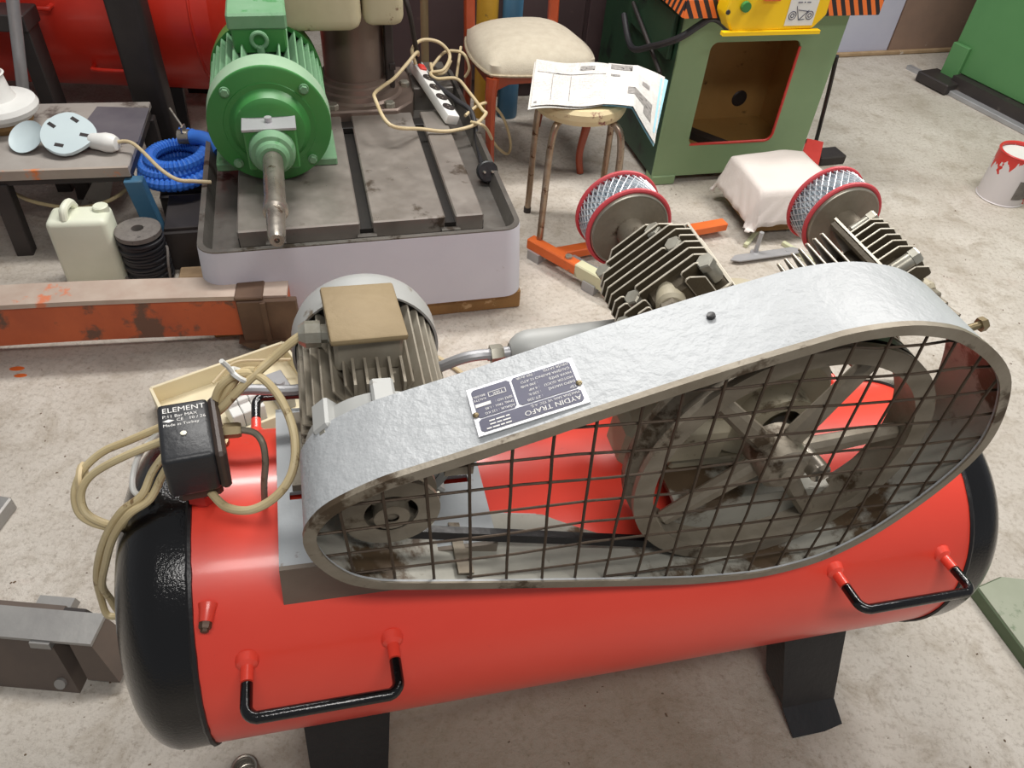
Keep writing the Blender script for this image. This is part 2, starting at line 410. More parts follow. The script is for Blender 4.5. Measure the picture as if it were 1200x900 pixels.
def thing(name, label, cat, loc=(0, 0, 0), yaw=0, group=None, matrix=None):
    o = bpy.data.objects.new(name, None); COL.objects.link(o); o.empty_display_size = .05
    if matrix: o.matrix_world = matrix
    else: o.location = loc; o.rotation_euler = (0, 0, R(yaw))
    o['label'] = label; o['category'] = cat
    if group: o['group'] = group
    return o


def tag(o, label, cat, group=None):
    o['label'] = label; o['category'] = cat
    if group: o['group'] = group
    return o


def single(name, b, m, label, cat, loc=(0, 0, 0), yaw=0, group=None, angle=32):
    """a thing that is one mesh; b is built in its own local frame"""
    o = obj(name, b, m, None, None, angle); o.location = loc; o.rotation_euler = (0, 0, R(yaw))
    return tag(o, label, cat, group)


def struct(name, b, m):
    o = obj(name, b, m); o['kind'] = 'structure'; return o


def letters(b, body, size, o, ax, ay, align='LEFT'):
    """flat print: real lettering as mesh, laid at o along ax, up ay"""
    cu = bpy.data.curves.new('lettering', 'FONT'); cu.body = body; cu.size = size; cu.align_x = align; cu.resolution_u = 2
    t = bpy.data.objects.new('lettering', cu); COL.objects.link(t)
    dg = bpy.context.evaluated_depsgraph_get(); dg.update()
    me = bpy.data.meshes.new_from_object(t.evaluated_get(dg))
    o = Vector(o); ax = Vector(ax); ay = Vector(ay)
    vv = [o + ax * v.co.x + ay * v.co.y for v in me.vertices]
    b.mesh(vv, [tuple(p.vertices) for p in me.polygons])
    bpy.data.objects.remove(t); bpy.data.curves.remove(cu); bpy.data.meshes.remove(me)


X, Y, Z = Vector((1, 0, 0)), Vector((0, 1, 0)), Vector((0, 0, 1))

# ================================================================== SETTING
b = B(); b.mesh([(-6, -3, 0), (7, -3, 0), (7, 7, 0), (-6, 7, 0)], [(0, 1, 2, 3)])
struct('floor', b, M['floor'])
wy = R(19); wd = Vector((math.cos(wy), math.sin(wy), 0)); wn = Vector((-wd.y, wd.x, 0)); w0 = Vector((1.665, 4.401, 0))
b = B(); b.box(w0 + wd * -.2 + wn * .06 + Z * 1.5, (.98, .12, 3), (wd, wn, Z)); struct('wall_back', b, M['lav'])
b = B(); b.box(w0 + wd * 1.9 + wn * .06 + Z * 1.5, (3.2, .13, 3), (wd, wn, Z)); struct('wall_right', b, M['brownwall'])
b = B(); b.box(w0 + wd * 1.2 - wn * .008 + Z * .012, (3.6, .022, .024), (wd, wn, Z), bev=.006); struct('baseboard_back', b, M['base'])
b = B(); b.box((-1.75, 4.45, 1.5), (5.4, .12, 3)); struct('wall_left', b, M['darkwall'])

# ================================================================== AIR COMPRESSOR
cy, cT = R(16.9), R(-4)
u = Vector((math.cos(cy) * math.cos(cT), math.sin(cy) * math.cos(cT), math.sin(cT)))
v = Vector((-math.sin(cy), math.cos(cy), 0)); w = u.cross(v)
O = Vector((.2, .764, .438))
base = O - w * .44
CM = Matrix(((u.x, v.x, w.x, base.x), (u.y, v.y, w.y, base.y), (u.z, v.z, w.z, base.z), (0, 0, 0, 1)))
comp = thing('air_compressor', 'red horizontal-tank air compressor with grey mesh belt guard in the foreground', 'compressor', matrix=CM)
LIFT = Matrix.Translation((0, 0, .44))     # local coordinates are measured from the tank axis


def CB(): return B(LIFT)


RT = .22
b = CB()
b.lathe((-.645, 0, 0), X, [(0, RT), (1.163, RT)], 96, cap=False)
tank = obj('tank', b, M['red'], comp)
for sx, d in ((-.645, -1), (.518, 1)):
    b = CB()
    prof = [(-.002, RT + .001), (.035, RT + .002)]
    for k in range(1, 13):
        a = k / 12 * pi / 2
        prof.append((.035 + .075 * math.sin(a), (RT + .002) * math.cos(a) ** .62 if k < 12 else 0))
    b.lathe((sx, 0, 0), X * d, prof, 96, cap=False)
    obj('end_cap', b, M['blackgloss'], tank, 'glossy black domed end')
    b = CB()
    b.tube([Vector((sx, math.cos(t) * (RT + .0005), math.sin(t) * (RT + .0005))) for t in [2 * pi * k / 96 for k in range(96)]],
           [.004 + .0014 * noise.noise(Vector((k * .7, d, 0))) for k in range(96)], 6, closed=True)
    obj('weld_seam', b, M['blackpaint'], tank)


def handle(u0, u1, vv, ww, out, drop=0.0):
    s = Vector((0, vv, ww)).normalized(); dr = Vector((0, -1, .10)).normalized() if vv < 0 else Vector((0, 1, .1)).normalized()
    A = Vector((u0, vv, ww)); C = Vector((u1, vv, ww)); r = .0075
    for p in (A, C):
        b = CB(); b.lathe(p - dr * .006, dr, [(0, .016), (.01, .013), (.014, .008), (.034, .0078)], 14)
        obj('handle_stub', b, M['red'], tank)
    b = CB(); cr = .016
    q = [A + dr * .03, A + dr * (out - cr)]
    for k in range(1, 6):
        a = k / 6 * pi / 2
        q.append(A + dr * (out - cr + cr * math.sin(a)) + X * (cr - cr * math.cos(a)))
    q2 = [Vector((u0 + u1 - p.x, p.y, p.z)) for p in q][::-1]
    b.tube(q + q2, r, 12)
    obj('handle', b, M['blackgloss'], tank, 'black painted rod handle')


handle(-.585, -.407, -.192, .108, .075)
handle(.263, .462, -.191, .109, .072)
handle(-.575, -.40, .192, .108, .075)
handle(.40, .575 - .07, .192, .108, .075)
# small plugged nipple at the left of the front
d = Vector((-.12, -.98, -.22)).normalized()
b = CB(); p = Vector((-.625, -.144, .166))
b.lathe(p - d * .004, d, [(0, .012), (.008, .0095), (.022, .0078)], 14)
nip = obj('drain_nipple', b, M['red'], tank)
b = CB(); b.hexa(p + d * .016, d, .0075, .010); b.hexa(p + d * .025, d, .005, .005)
obj('plug', b, M['beamdark'], tank, 'rusty hexagonal plug')
# four bent plate legs
for uc in (-.465, .438):
    wf = -(.438 - .0698 * uc) / .9976
    for s in (-1, 1):
        b = CB()
        top = Vector((uc, s * .085, -.185)); mid = Vector((uc, s * .2, wf + .02)); toe = Vector((uc, s * .252, wf + .004))
        wt, wb = .075, .06
        pts = []
        for q, hw in ((top, wt), (mid, wb), (toe, wb - .002)):
            pts += [(q.x - hw, q.y, q.z), (q.x + hw, q.y, q.z)]
        n_ = Vector((0, -s, -.0)) * .006
        lo = [Vector(q) - n_ + Vector((0, 0, -.003)) for q in pts]
        b.mesh(pts + lo, [(0, 1, 3, 2), (2, 3, 5, 4), (6, 8, 9, 7), (8, 10, 11, 9), (0, 2, 8, 6), (2, 4, 10, 8), (1, 7, 9, 3), (3, 9, 11, 5), (4, 5, 11, 10), (0, 6, 7, 1)])
        # side webs of the channel
        for sg in (-1, 1):
            x0 = uc + sg * wt; x1 = uc + sg * wb
            b.mesh([(x0, s * .085, -.185), (x1, s * .2, wf + .022), (x1 + sg * -.001, s * .13, wf + .022), (x0, s * .03, -.21),
                    (x0 - sg * .004, s * .085, -.185), (x1 - sg * .004, s * .2, wf + .022), (x1 - sg * .005, s * .13, wf + .022), (x0 - sg * .004, s * .03, -.21)],
                   [(0, 1, 2, 3), (7, 6, 5, 4), (0, 4, 5, 1), (1, 5, 6, 2), (2, 6, 7, 3), (3, 7, 4, 0)])
        obj('leg', b, M['blackpaint'], comp)

# ---- motor bed plate (bent sheet over the tank) with slots
b = CB()
t_ = .006


def slotted_top(b, u0, u1, v0, v1, z, holes):
    """top sheet split into strips around slots: list of (ua,ub,va,vb)"""
    us = sorted({u0, u1} | {h[0] for h in holes} | {h[1] for h in holes}); vs_ = sorted({v0, v1} | {h[2] for h in holes} | {h[3] for h in holes})
    for a, c in zip(us, us[1:]):
        for e, f in zip(vs_, vs_[1:]):
            if any(h[0] <= (a + c) / 2 <= h[1] and h[2] <= (e + f) / 2 <= h[3] for h in holes): continue
            b.box(((a + c) / 2, (e + f) / 2, z - t_ / 2), (c - a, f - e, t_))


slotted_top(b, -.537, -.272, -.145, .115, .236, [(-.522, -.497, -.048, -.036), (-.512, -.494, .084, .096), (-.325, -.29, -.048, -.036), (-.325, -.29, .084, .096)])
b.box((-.4045, .112, .205), (.265, .006, .062))
mbed = obj('motor_bed', b, M['plate'], comp)
b = CB(); b.box((-.4045, -.148, .1955), (.265, .006, .081)); obj('front_skirt', b, M['skirt'], mbed, 'front skirt coloured with brown grime and shade')
b = CB()
slotted_top(b, -.02, .232, -.13, .15, .246, [(.2, .222, -.09, -.078)])
b.box((.106, -.128, .205), (.252, .006, .08)); b.box((.106, .148, .21), (.252, .006, .07))
obj('pump_bed', b, M['grime'], comp)

# ---- electric motor
mc = Vector((-.41, 0, .342))
b = CB(); b.cyl(mc + Y * -.05, mc + Y * .13, .070, n=40)
for sx in (-1, 1):
    b.box(mc + Vector((sx * .06, .03, -.088)), (.05, .12, .036))
    b.box(mc + Vector((sx * .078, .03, -.1)), (.06, .13, .012))
motor = obj('electric_motor', b, M['fin'], comp)
b = CB()
prof = [(.0, .072), (.0, .085), (.012, .0885), (.034, .0885), (.036, .080), (.02, .066)]
b.lathe(mc + Y * -.095, Y, prof, 56, cap=False)
b.lathe(mc + Y * -.094, Y, [(0, 0), (0, .072)], 56, cap=False)
for a in (45, 135, 225, 315):
    c_ = mc + Vector((math.cos(R(a)) * .088, -.073, math.sin(R(a)) * .088))
    b.box(c_, (.024, .044, .024), (Vector((math.cos(R(a)), 0, math.sin(R(a)))), Y, Vector((-math.sin(R(a)), 0, math.cos(R(a))))), bev=.003)
b.box(mc + Vector((0, -.072, .09)), (.026, .044, .022), bev=.003)
obj('end_shield', b, M['silvershell'], motor)
for a in (45, 90, 135, 225, 315):
    b = CB(); q = Vector((math.cos(R(a)), 0, math.sin(R(a))))
    b.hexa(mc + q * .09 + Y * -.094, -Y, .0075, .007); obj('bolt', b, M['bolt'], motor)
fin_me = None
for k in range(36):
    a = k * 10 + 5
    if 66 < a < 114 or 245 < a < 295: continue
    if fin_me is None:
        bb = B(); bb.box((.079, .037, 0), (.026, .160, .0032), bev=.001); fin_me = bb.done('fin'); fin_me.materials.append(M['fin'])
    o = bpy.data.objects.new('fin', fin_me); COL.objects.link(o); o.parent = motor
    o.matrix_local = Matrix.Translation(mc + Vector((0, 0, .44))) @ Matrix.Rotation(-R(a), 4, 'Y')
# short fins in front of the terminal box
b = CB()
for k in range(5): b.box(mc + Vector((-.028 + k * .014, -.028, .080)), (.0032, .045, .022))
obj('fin_row', b, M['fin'], motor)
b = CB()
prof = [(0, .094), (-.001, .0975), (.035, .0975), (.05, .093), (.062, .08), (.068, .06), (.069, .0), ]
b.lathe(mc + Y * .108, Y, prof, 56, cap=False)
b.lathe(mc + Y * .109, Y, [(0, .094), (.04, .094)], 56, cap=False)
obj('fan_cover', b, M['silvershell'], motor)
b = CB(); b.box((-.418, .04, .432), (.079, .082, .05), bev=.004)
tb = obj('terminal_box', b, M['fin'], motor)
b = CB(); b.box((-.421, .041, .462), (.089, .104, .009), (Vector((1, .06, 0)).normalized(), Vector((-.06, 1, 0)).normalized(), Z), bev=.0035, seg=2)
obj('terminal_lid', b, M['tan'], motor, 'dusty tan terminal box lid')
b = CB()
b.lathe((-.455, .052, .424), -X, [(0, .015), (.008, .015), (.008, .0115), (.016, .0115), (.016, .0165), (.034, .0165), (.042, .011)], 8)
obj('cable_gland', b, M['bolt'], motor)
# pulley
b = CB(); pc = Vector((-.41, -.165, .342))
b.lathe(pc, Y, [(0, .03), (0, .055), (.006, .055), (.012, .046), (.020, .046), (.026, .055), (.032, .055), (.032, .03)], 40, cap=False)
b.lathe(pc, Y, [(.004, .03), (.004, .05)], 40, cap=False)
b.lathe(pc + Y * -.006, Y, [(0, .008), (0, .02), (.05, .022)], 24, cap=False)
b.cyl(pc + Y * -.002, pc + Y * .075, .0085)
for k in range(4):
    a = R(45 + 90 * k); b.box(pc + Vector((math.cos(a) * .034, .012, math.sin(a) * .034)), (.03, .012, .012), (Vector((math.cos(a), 0, math.sin(a))), Y, Vector((-math.sin(a), 0, math.cos(a)))))
obj('motor_pulley', b, M['dirtysteel'], comp)

# ---- flywheel with five spokes
fc = Vector((.085, -.165, .35)); FR = .2
b = CB()
b.lathe(fc, Y, [(0, FR - .026), (0, FR), (.008, FR), (.018, FR - .012), (.026, FR - .012), (.036, FR), (.046, FR), (.046, FR - .026), (0, FR - .026)], 72, cap=False)
fly = obj('flywheel', b, M['dirtysteel'], comp)
b = CB()
b.lathe(fc + Y * -.012, Y, [(0, .012), (0, .026), (.006, .034), (.055, .036), (.055, .012)], 28, cap=False)
b.lathe(fc + Y * -.016, Y, [(0, 0), (0, .012), (.02, .012)], 20, cap=False)
obj('hub', b, M['dirtysteel'], fly)
for a in (8, 68, 138, 222, 308):
    q = Vector((math.cos(R(a)), 0, math.sin(R(a)))); t = Vector((-q.z, 0, q.x))
    b = CB(); L_ = FR - .026 - .026
    b.box(fc + q * (.03 + L_ / 2 - .002) + Y * .022, (.028, .022, L_), (t, Y, q), bev=.006, taper=(.75, .85))
    obj('spoke', b, M['dirtysteel'], fly)
# ---- V belt
b = CB()
c1 = Vector((-.41, -.149, .342)); c2 = Vector((.085, -.143, .35)); r1, r2 = .05, FR - .006
d_ = (c2 - c1); D_ = math.hypot(d_.x, d_.z); th = math.atan2(d_.z, d_.x); al = math.acos((r1 - r2) / D_)
pts = []
for k in range(25):
    a = th + al + (2 * pi - 2 * al) * k / 24; pts.append(c1 + Vector((math.cos(a), 0, math.sin(a))) * r1)
for k in range(41):
    a = th - al + (2 * al) * k / 40; pts.append(c2 + Vector((math.cos(a), 0, math.sin(a))) * r2)
nP = len(pts)


def belt_sec(i):
    p = pts[i]; t = (pts[(i + 1) % nP] - pts[i - 1]).normalized(); n_ = Vector((t.z, 0, -t.x))
    return [p + n_ * .006 + Y * -.0075, p + n_ * .006 + Y * .0075, p - n_ * .005 + Y * .005, p - n_ * .005 + Y * -.005]


b.band(nP, 0, belt_sec)
obj('drive_belt', b, M['blackpaint'], comp, 'black rubber drive belt')

# ---- belt guard: hull of two circles, open grille at the front
hull = [(-.504, .358), (-.497, .385), (-.476, .412), (-.43, .44), (-.389, .4555), (-.347, .470), (-.274, .4965), (-.217, .518), (-.09, .563), (-.005, .590),
        (.04, .6025), (.095, .608), (.14, .604), (.185, .592), (.243, .561), (.29, .522), (.32, .476), (.340, .425), (.345, .38), (.334, .33), (.308, .272),
        (.27, .215), (.22, .172), (.165, .152), (.105, .145), (.04, .150), (-.037, .162), (-.262, .211), (-.391, .241), (-.435, .255), (-.468, .278), (-.494, .318)]
hp = spline([(a, 0, c) for a, c in hull], 4, closed=True); hn = len(hp)
hc = [None] * hn
for i in range(hn):
    t = (hp[(i + 1) % hn] - hp[i - 1]).normalized(); hc[i] = Vector((-t.z, 0, t.x)).normalized()   # outward for this winding
if (hp[0] + hc[0] - Vector((0, 0, .36))).length < (hp[0] - Vector((0, 0, .36))).length: hc = [-q for q in hc]
VF, VB, TH = -.2, -.088, .004


def guard_sec(i):
    p, n_ = hp[i], hc[i]
    return [p + Y * VF, p + Y * VB, p - n_ * TH + Y * VB, p - n_ * TH + Y * (VF + .004), p - n_ * .012 + Y * (VF + .004), p - n_ * .012 + Y * VF]


b = CB(); b.band(hn, 0, guard_sec)
guard = obj('belt_guard', b, M['silver'], comp)
b = CB()


def bead_sec(i):
    p, n_ = hp[i], hc[i]
    return [p + n_ * .0012 + Y * (VF - .0015), p + n_ * .0012 + Y * (VF + .006), p + Y * (VF + .006), p - n_ * .0125 + Y * (VF + .001), p - n_ * .0125 + Y * (VF - .0015)]


b.band(hn, 0, bead_sec)
obj('guard_rim', b, M['dirtysteel'], guard, 'brown-grey front edge of the guard')  # darker, browner ring than the silver band


def inside_seg(p0, d0):
    """intersections of the line with the hull in (u,w)"""
    out = []
    for i in range(hn):
        a = hp[i] - hc[i] * .006; c = hp[(i + 1) % hn] - hc[(i + 1) % hn] * .006
        ex, ez = c.x - a.x, c.z - a.z
        det = d0[0] * -ez - d0[1] * -ex
        if abs(det) < 1e-9: continue
        rx, rz = a.x - p0[0], a.z - p0[1]
        t = (rx * -ez - rz * -ex) / det; s = (d0[0] * rz - d0[1] * rx) / det
        if 0 <= s < 1: out.append(t)
    return (min(out), max(out)) if len(out) >= 2 else None


rng = random.Random(3)
for k in range(18):
    ub = -.462 + .0448 * k
    dd = (-.105 + .012 * rng.uniform(-1, 1), 1)
    sg = inside_seg((ub, .35), dd)
    if not sg: continue
    a, c = sg; b = CB(); pts_ = []
    for j in range(7):
        t = a + (c - a) * j / 6
        pts_.append(Vector((ub + dd[0] * t, VF + .0055 + .0012 * math.sin(j * pi + k), .35 + dd[1] * t)))
    b.tube(pts_, .0018, 6); obj('mesh_bar', b, M['wire'], guard)
for k in range(10):
    wb_ = .188 + .0427 * k
    sg = inside_seg((0, wb_), (1, .004 * rng.uniform(-1, 1)))
    if not sg: continue
    a, c = sg; b = CB(); pts_ = []
    for j in range(9):
        t = a + (c - a) * j / 8
        pts_.append(Vector((t, VF + .0085 + .0012 * math.cos(j * pi + k), wb_ + .0022 * math.sin(j * 1.7 + k))))
    b.tube(pts_, .0016, 6); obj('mesh_bar', b, M['wire'], guard)
b = CB()
b.band(hn, 0, lambda i: [hp[i] - hc[i] * (TH + .0002) + Y * (VF + .006), hp[i] - hc[i] * (TH + .0002) + Y * (VB - .002), hp[i] - hc[i] * (TH + .0012) + Y * (VB - .002), hp[i] - hc[i] * (TH + .0012) + Y * (VF + .006)])
obj('guard_lining', b, M['grime'], guard, 'oil-stained inside of the guard')
# nameplate on the sloping top
nd = Vector((.126, 0, .0435)).normalized(); nn = Vector((-nd.z, 0, nd.x))
nc = Vector((-.2735, -.1535, .4965)) + nn * .003
b = CB(); b.box(nc, (.116, .066, .0014), (nd, Y, nn)); npl = obj('nameplate', b, M['plateal'], guard, 'navy and silver maker plate fixed upside down')
tx, ty = -nd, -Y        # text reads from behind the machine
no = nc + nn * .0012
org = no - tx * .058 - ty * .033      # lower left of the plate as read


def PL(x, y): return org + tx * x + ty * y


b = CB()
for x0, x1, y0, y1 in ((.004, .112, .045, .0625), (.004, .068, .0035, .0435), (.07, .112, .0035, .0435)):
    ch = .003
    pl_ = [(x0 + ch, y0), (x1 - ch, y0), (x1, y0 + ch), (x1, y1 - ch), (x1 - ch, y1), (x0 + ch, y1), (x0, y1 - ch), (x0, y0 + ch)]
    b.mesh([PL(*q) for q in pl_], [tuple(range(8))])
obj('plate_field', b, M['ink'], guard, angle=0)
b = CB(); lift = nn * .0004


def PT(s, size, x, y): letters(b, s, size, PL(x, y) + lift, tx, ty)


PT('AYDIN TRAFO', .0092, .006, .0535); PT('MAKİNA SAN. VE TİC. A.Ş.', .0043, .006, .0478)
for i, ws in enumerate(((.006, .004, .007, .005), (.008, .005, .006), (.004, .009, .006))):      # unreadable micro print
    x = .080
    for l_ in ws:
        y = .0592 - i * .0046
        b.mesh([PL(x, y) + lift, PL(x + l_, y) + lift, PL(x + l_, y + .0017) + lift, PL(x, y + .0017) + lift], [(0, 1, 2, 3)]); x += l_ + .0013
for i, (s, q) in enumerate((('TİP', ': ZT-220'), ('DEPO HACMİ', ': 220 lt.'), ('MOTOR GÜCÜ', ': 4 HP'), ('HAVA EMİŞ', ': 390 lt/dk'), ('ÇALIŞMA BASINCI', ': 12 ATÜ'), ('DEVİR SAYISI', ': 760 dv/dk'))):
    PT(s, .0046, .006, .0385 - i * .0066); PT(q, .0046, .042, .0385 - i * .0066)
for i, s in enumerate(('AĞIRLIK : 125 KG', 'İMAL TRH. : 1.85', 'SERİ NO :')): PT(s, .0042, .0715, .0385 - i * .0062)
for i, s in enumerate(('KALİTE', 'BELGELİ')): PT(s, .004, .098, .018 - i * .005)
PT('TSEK', .0052, .079, .0145)
for x0, x1, y0, y1 in ((.0945, .111, .0245, .0290), (.076, .095, .0185, .0192), (.076, .095, .0125, .0132), (.076, .0767, .0125, .0192), (.0943, .095, .0125, .0192)):
    b.mesh([PL(x0, y0) + lift, PL(x1, y0) + lift, PL(x1, y1) + lift, PL(x0, y1) + lift], [(0, 1, 2, 3)])
obj('plate_lettering', b, M['lettering'], guard, angle=0)
for x, y in ((.003, .038), (.113, .038)):
    b = CB(); b.lathe(PL(x, y), nn, [(0, .0034), (.0012, .0032), (.002, .002), (.0022, 0)], 12, cap=False); obj('rivet', b, M['brass'], guard)
# bolt sticking out at the rear of the guard's big end, and a black screw
b = CB(); b.cyl((.305, -.1, .502), (.345, -.1, .516), .005); b.hexa((.335, -.1, .5125), (1, 0, .33), .0095, .009)
obj('guard_bolt', b, M['brass'], guard, 'brass-coloured hex nut and bolt')
b = CB(); b.lathe((-.075, -.125, .5695), nn, [(0, .005), (.003, .0045), (.004, 0)], 10, cap=False); obj('screw', b, M['blackpaint'], guard)
b = CB(); b.box((-.32, -.15, .235), (.02, .075, .004), (Vector((.98, 0, -.2)), Y, Vector((.2, 0, .98)))); obj('guard_bracket', b, M['dirtysteel'], guard)
b = CB(); b.box((-.345, -.185, .44), (.03, .004, .03)); obj('guard_bracket', b, M['dirtysteel'], guard)

# ---- pump: crankcase, two barrels in a V, heads, filters
pc0 = Vector((.12, 0, .345))
b = CB()
b.lathe(pc0 + Y * -.095, Y, [(0, .03), (0, .05), (.03, .052), (.03, .088), (.045, .098), (.2, .098), (.215, .09), (.23, .06), (.24, 0)], 40, cap=False)
b.box(pc0 + Vector((0, .03, -.05)), (.2, .17, .1), bev=.01)
b.box(pc0 + Vector((0, .03, -.094)), (.25, .2, .014), bev=.003)
b.box(pc0 + Vector((-.13, -.045, -.045)), (.16, .07, .075), bev=.012)
crank = obj('crankcase', b, M['dustycream'], comp)
b = CB(); b.cyl(pc0 + Vector((-.11, .02, .06)), pc0 + Vector((-.16, .02, .035)), .022, n=16); b.hexa(pc0 + Vector((-.165, .02, .03)), (-1, 0, -.5), .016, .012)
obj('oil_cap', b, M['castdark'], crank)
b = CB(); b.cyl(pc0 + Vector((0, -.19, .015)), pc0 + Vector((0, -.09, 0)), .014, n=16); obj('crankshaft', b, M['steel'], crank)
barrel_v = .034


def oct_(h, k): return [(-h + k, -h), (h - k, -h), (h, -h + k), (h, h - k), (h - k, h), (-h + k, h), (-h, h - k), (-h, -h + k)]


for sg in (-1, 1):
    a = Vector((sg * .7071, 0, .7071)); t = Vector((.7071, 0, -sg * .7071)) if sg > 0 else Vector((.7071, 0, .7071))
    c0 = pc0 + Y * barrel_v + a * .014 + (Vector((-.010, 0, -.008)) if sg < 0 else Vector((.004, 0, -.004)))
    b = CB(); b.lathe(c0 + a * .07, a, [(0, .055), (.015, .055), (.015, .05), (.125, .05)], 28)
    barrel = obj('cylinder_barrel', b, M['castdark'], comp)
    for k in range(8):
        b = CB(); b.prism(oct_(.071 if k else .06, .016), c0 + a * (.097 + .0115 * k), t, Y, a, .0036)
        obj('fin', b, [M['castdark']], barrel)
        b = CB()   # bright worn edge of the fin
        h = .0715 if k else .0605; poly = oct_(h, .016); poly = poly + [poly[0]]
        for (p0_, q0_), (p1_, q1_) in zip(poly, poly[1:]):
            A = c0 + a * (.0988 + .0115 * k) + t * p0_ + Y * q0_; C = c0 + a * (.0988 + .0115 * k) + t * p1_ + Y * q1_
            b.cyl(A, C, .0013, n=5)
        obj('fin_edge', b, M['finedge'], barrel, 'bright worn fin edge')
    # head
    h0 = c0 + a * .193
    b = CB(); b.box(h0 + a * .006, (.14, .132, .012), (t, Y, a), bev=.003); b.box(h0 + a * .022, (.115, .112, .03), (t, Y, a), bev=.006)
    b.box(h0 + a * .026 + t * .008 - Y * .035, (.055, .05, .046), (t, Y, a), bev=.005)
    head = obj('cylinder_head', b, M['castdark'], comp)
    b = CB()
    for e in (-1, 1):
        b.box(h0 + a * .012 + Y * e * .066, (.14, .003, .003), (t, Y, a)); b.box(h0 + a * .012 + t * e * .07, (.003, .132, .003), (t, Y, a))
    obj('gasket_edge', b, M['finedge'], head)
    for k in range(10):
        yy = -.062 + .0138 * k
        hw = (.05, .064, .068, .068, .068, .068, .068, .064, .054, .040)[k]
        segs = [(-hw, hw)]
        if k in (2, 3): segs = [(-hw, -.043), (-.025, hw)] if k == 2 else [(-hw, -.043), (-.025, hw)]
        if k in (0, 1): segs = [(-hw, -.022), (.03, hw)]
        if k in (5,): segs = [(-hw, .03), (.052, hw)]
        for q0_, q1_ in segs:
            cl = .014 if q0_ == -hw else .002; cr_ = .014 if q1_ == hw else .002; H = .047
            b = CB()
            poly = [(q0_, 0), (q1_, 0), (q1_, H - cr_), (q1_ - cr_, H), (q0_ + cl, H), (q0_, H - cl)]
            b.prism(poly, h0 + a * .01 + Y * (yy - .0016), t, a, Y, .0032)
            obj('fin', b, M['castdark'], head)
            b = CB()
            pp = poly[1:] + poly[:1]
            for (p0_, r0_), (p1_, r1_) in zip(pp, pp[1:]):
                b.cyl(h0 + a * (.01 + r0_) + Y * yy + t * p0_, h0 + a * (.01 + r1_) + Y * yy + t * p1_, .0013, n=5)
            obj('fin_edge', b, M['finedge'], head, 'bright worn fin edge')
    for tt, yy in ((-.034, -.028), (.041, .007), (-.05, .045), (.03, .052), (-.06, -.055), (.06, -.05)):
        b = CB(); b.cyl(h0 + a * .02 + t * tt + Y * yy, h0 + a * .044 + t * tt + Y * yy, .0095, n=12); b.hexa(h0 + a * .044 + t * tt + Y * yy, a, .0115, .011)
        obj('bolt', b, M['bolt'], head)
    # discharge elbow toward the front
    b = CB(); e0 = h0 + a * .035 + t * .004 + Y * -.045; ed = (-Y * .8 + a * .35 - Z * .25).normalized()
    b.lathe(e0 - ed * .02, ed, [(0, .014), (.02, .0175), (.04, .0185), (.045, .015)], 20)
    obj('discharge_port', b, M['dustycream'], head)
    b = CB(); b.hexa(e0 + ed * .024, ed, .0145, .012); b.cyl(e0 + ed * .034, e0 + ed * .05, .009, n=14); b.cyl(e0 + ed * .05, e0 + ed * .072, .006, n=12)
    obj('pipe_union', b, M['dirtysteel'], head)
    # air filter behind the head
    f0 = Vector((-.052, .146, .503)) if sg < 0 else Vector((.286, .146, .512))
    b = CB(); b.lathe(f0, Y, [(-.003, 0), (-.003, .053), (.0, .0555), (.006, .0555), (.006, .0)], 48, cap=False)
    b.cyl(f0 + Y * -.05, f0, .02, n=20)
    af = obj('air_filter', b, M['dirtysteel'], comp)
    for yy in (.003, .05):
        b = CB(); b.tube([f0 + Y * yy + Vector((math.cos(2 * pi * k / 48), 0, math.sin(2 * pi * k / 48))) * .0585 for k in range(48)], .0034, 8, closed=True)
        obj('rubber_ring', b, M['rim'], af, 'red rubber end ring')
    b = CB(); b.tube([f0 + Y * -.002 + Vector((math.cos(2 * pi * k / 40), 0, math.sin(2 * pi * k / 40))) * .0535 for k in range(40)], .0017, 6, closed=True); obj('plate_rim', b, M['bolt'], af, 'pale worn rim of the base plate')
    b = CB(); pr = []
    b.lathe(f0 + Y * .05, Y, [(.0, .0), (.0, .054), (.004, .056), (.006, .052), (.006, .0)], 40, cap=False)
    obj('end_plate', b, M['rim'], af)
    b = CB(); nz = 120
    ring = [[Vector(f0) + Y * yy + Vector((math.cos(2 * pi * k / nz), 0, math.sin(2 * pi * k / nz))) * (.0545 if k % 2 else .050) for k in range(nz)] for yy in (.004, .05)]
    b.mesh(ring[0] + ring[1], [(k, (k + 1) % nz, nz + (k + 1) % nz, nz + k) for k in range(nz)])
    obj('pleated_element', b, M['pleat'], af, angle=0)
    b = CB()
    for sd in (-1, 1):
        for k in range(34):
            pa = []
            for j in range(6):
                an = 2 * pi * k / 34 + sd * j / 5 * .52
                pa.append(f0 + Y * (.006 + .042 * j / 5) + Vector((math.cos(an), 0, math.sin(an))) * .0572)
            b.tube(pa, .00085, 4)
    fm = obj('filter_mesh', b, M['meshw'], af); fm['kind'] = 'stuff'

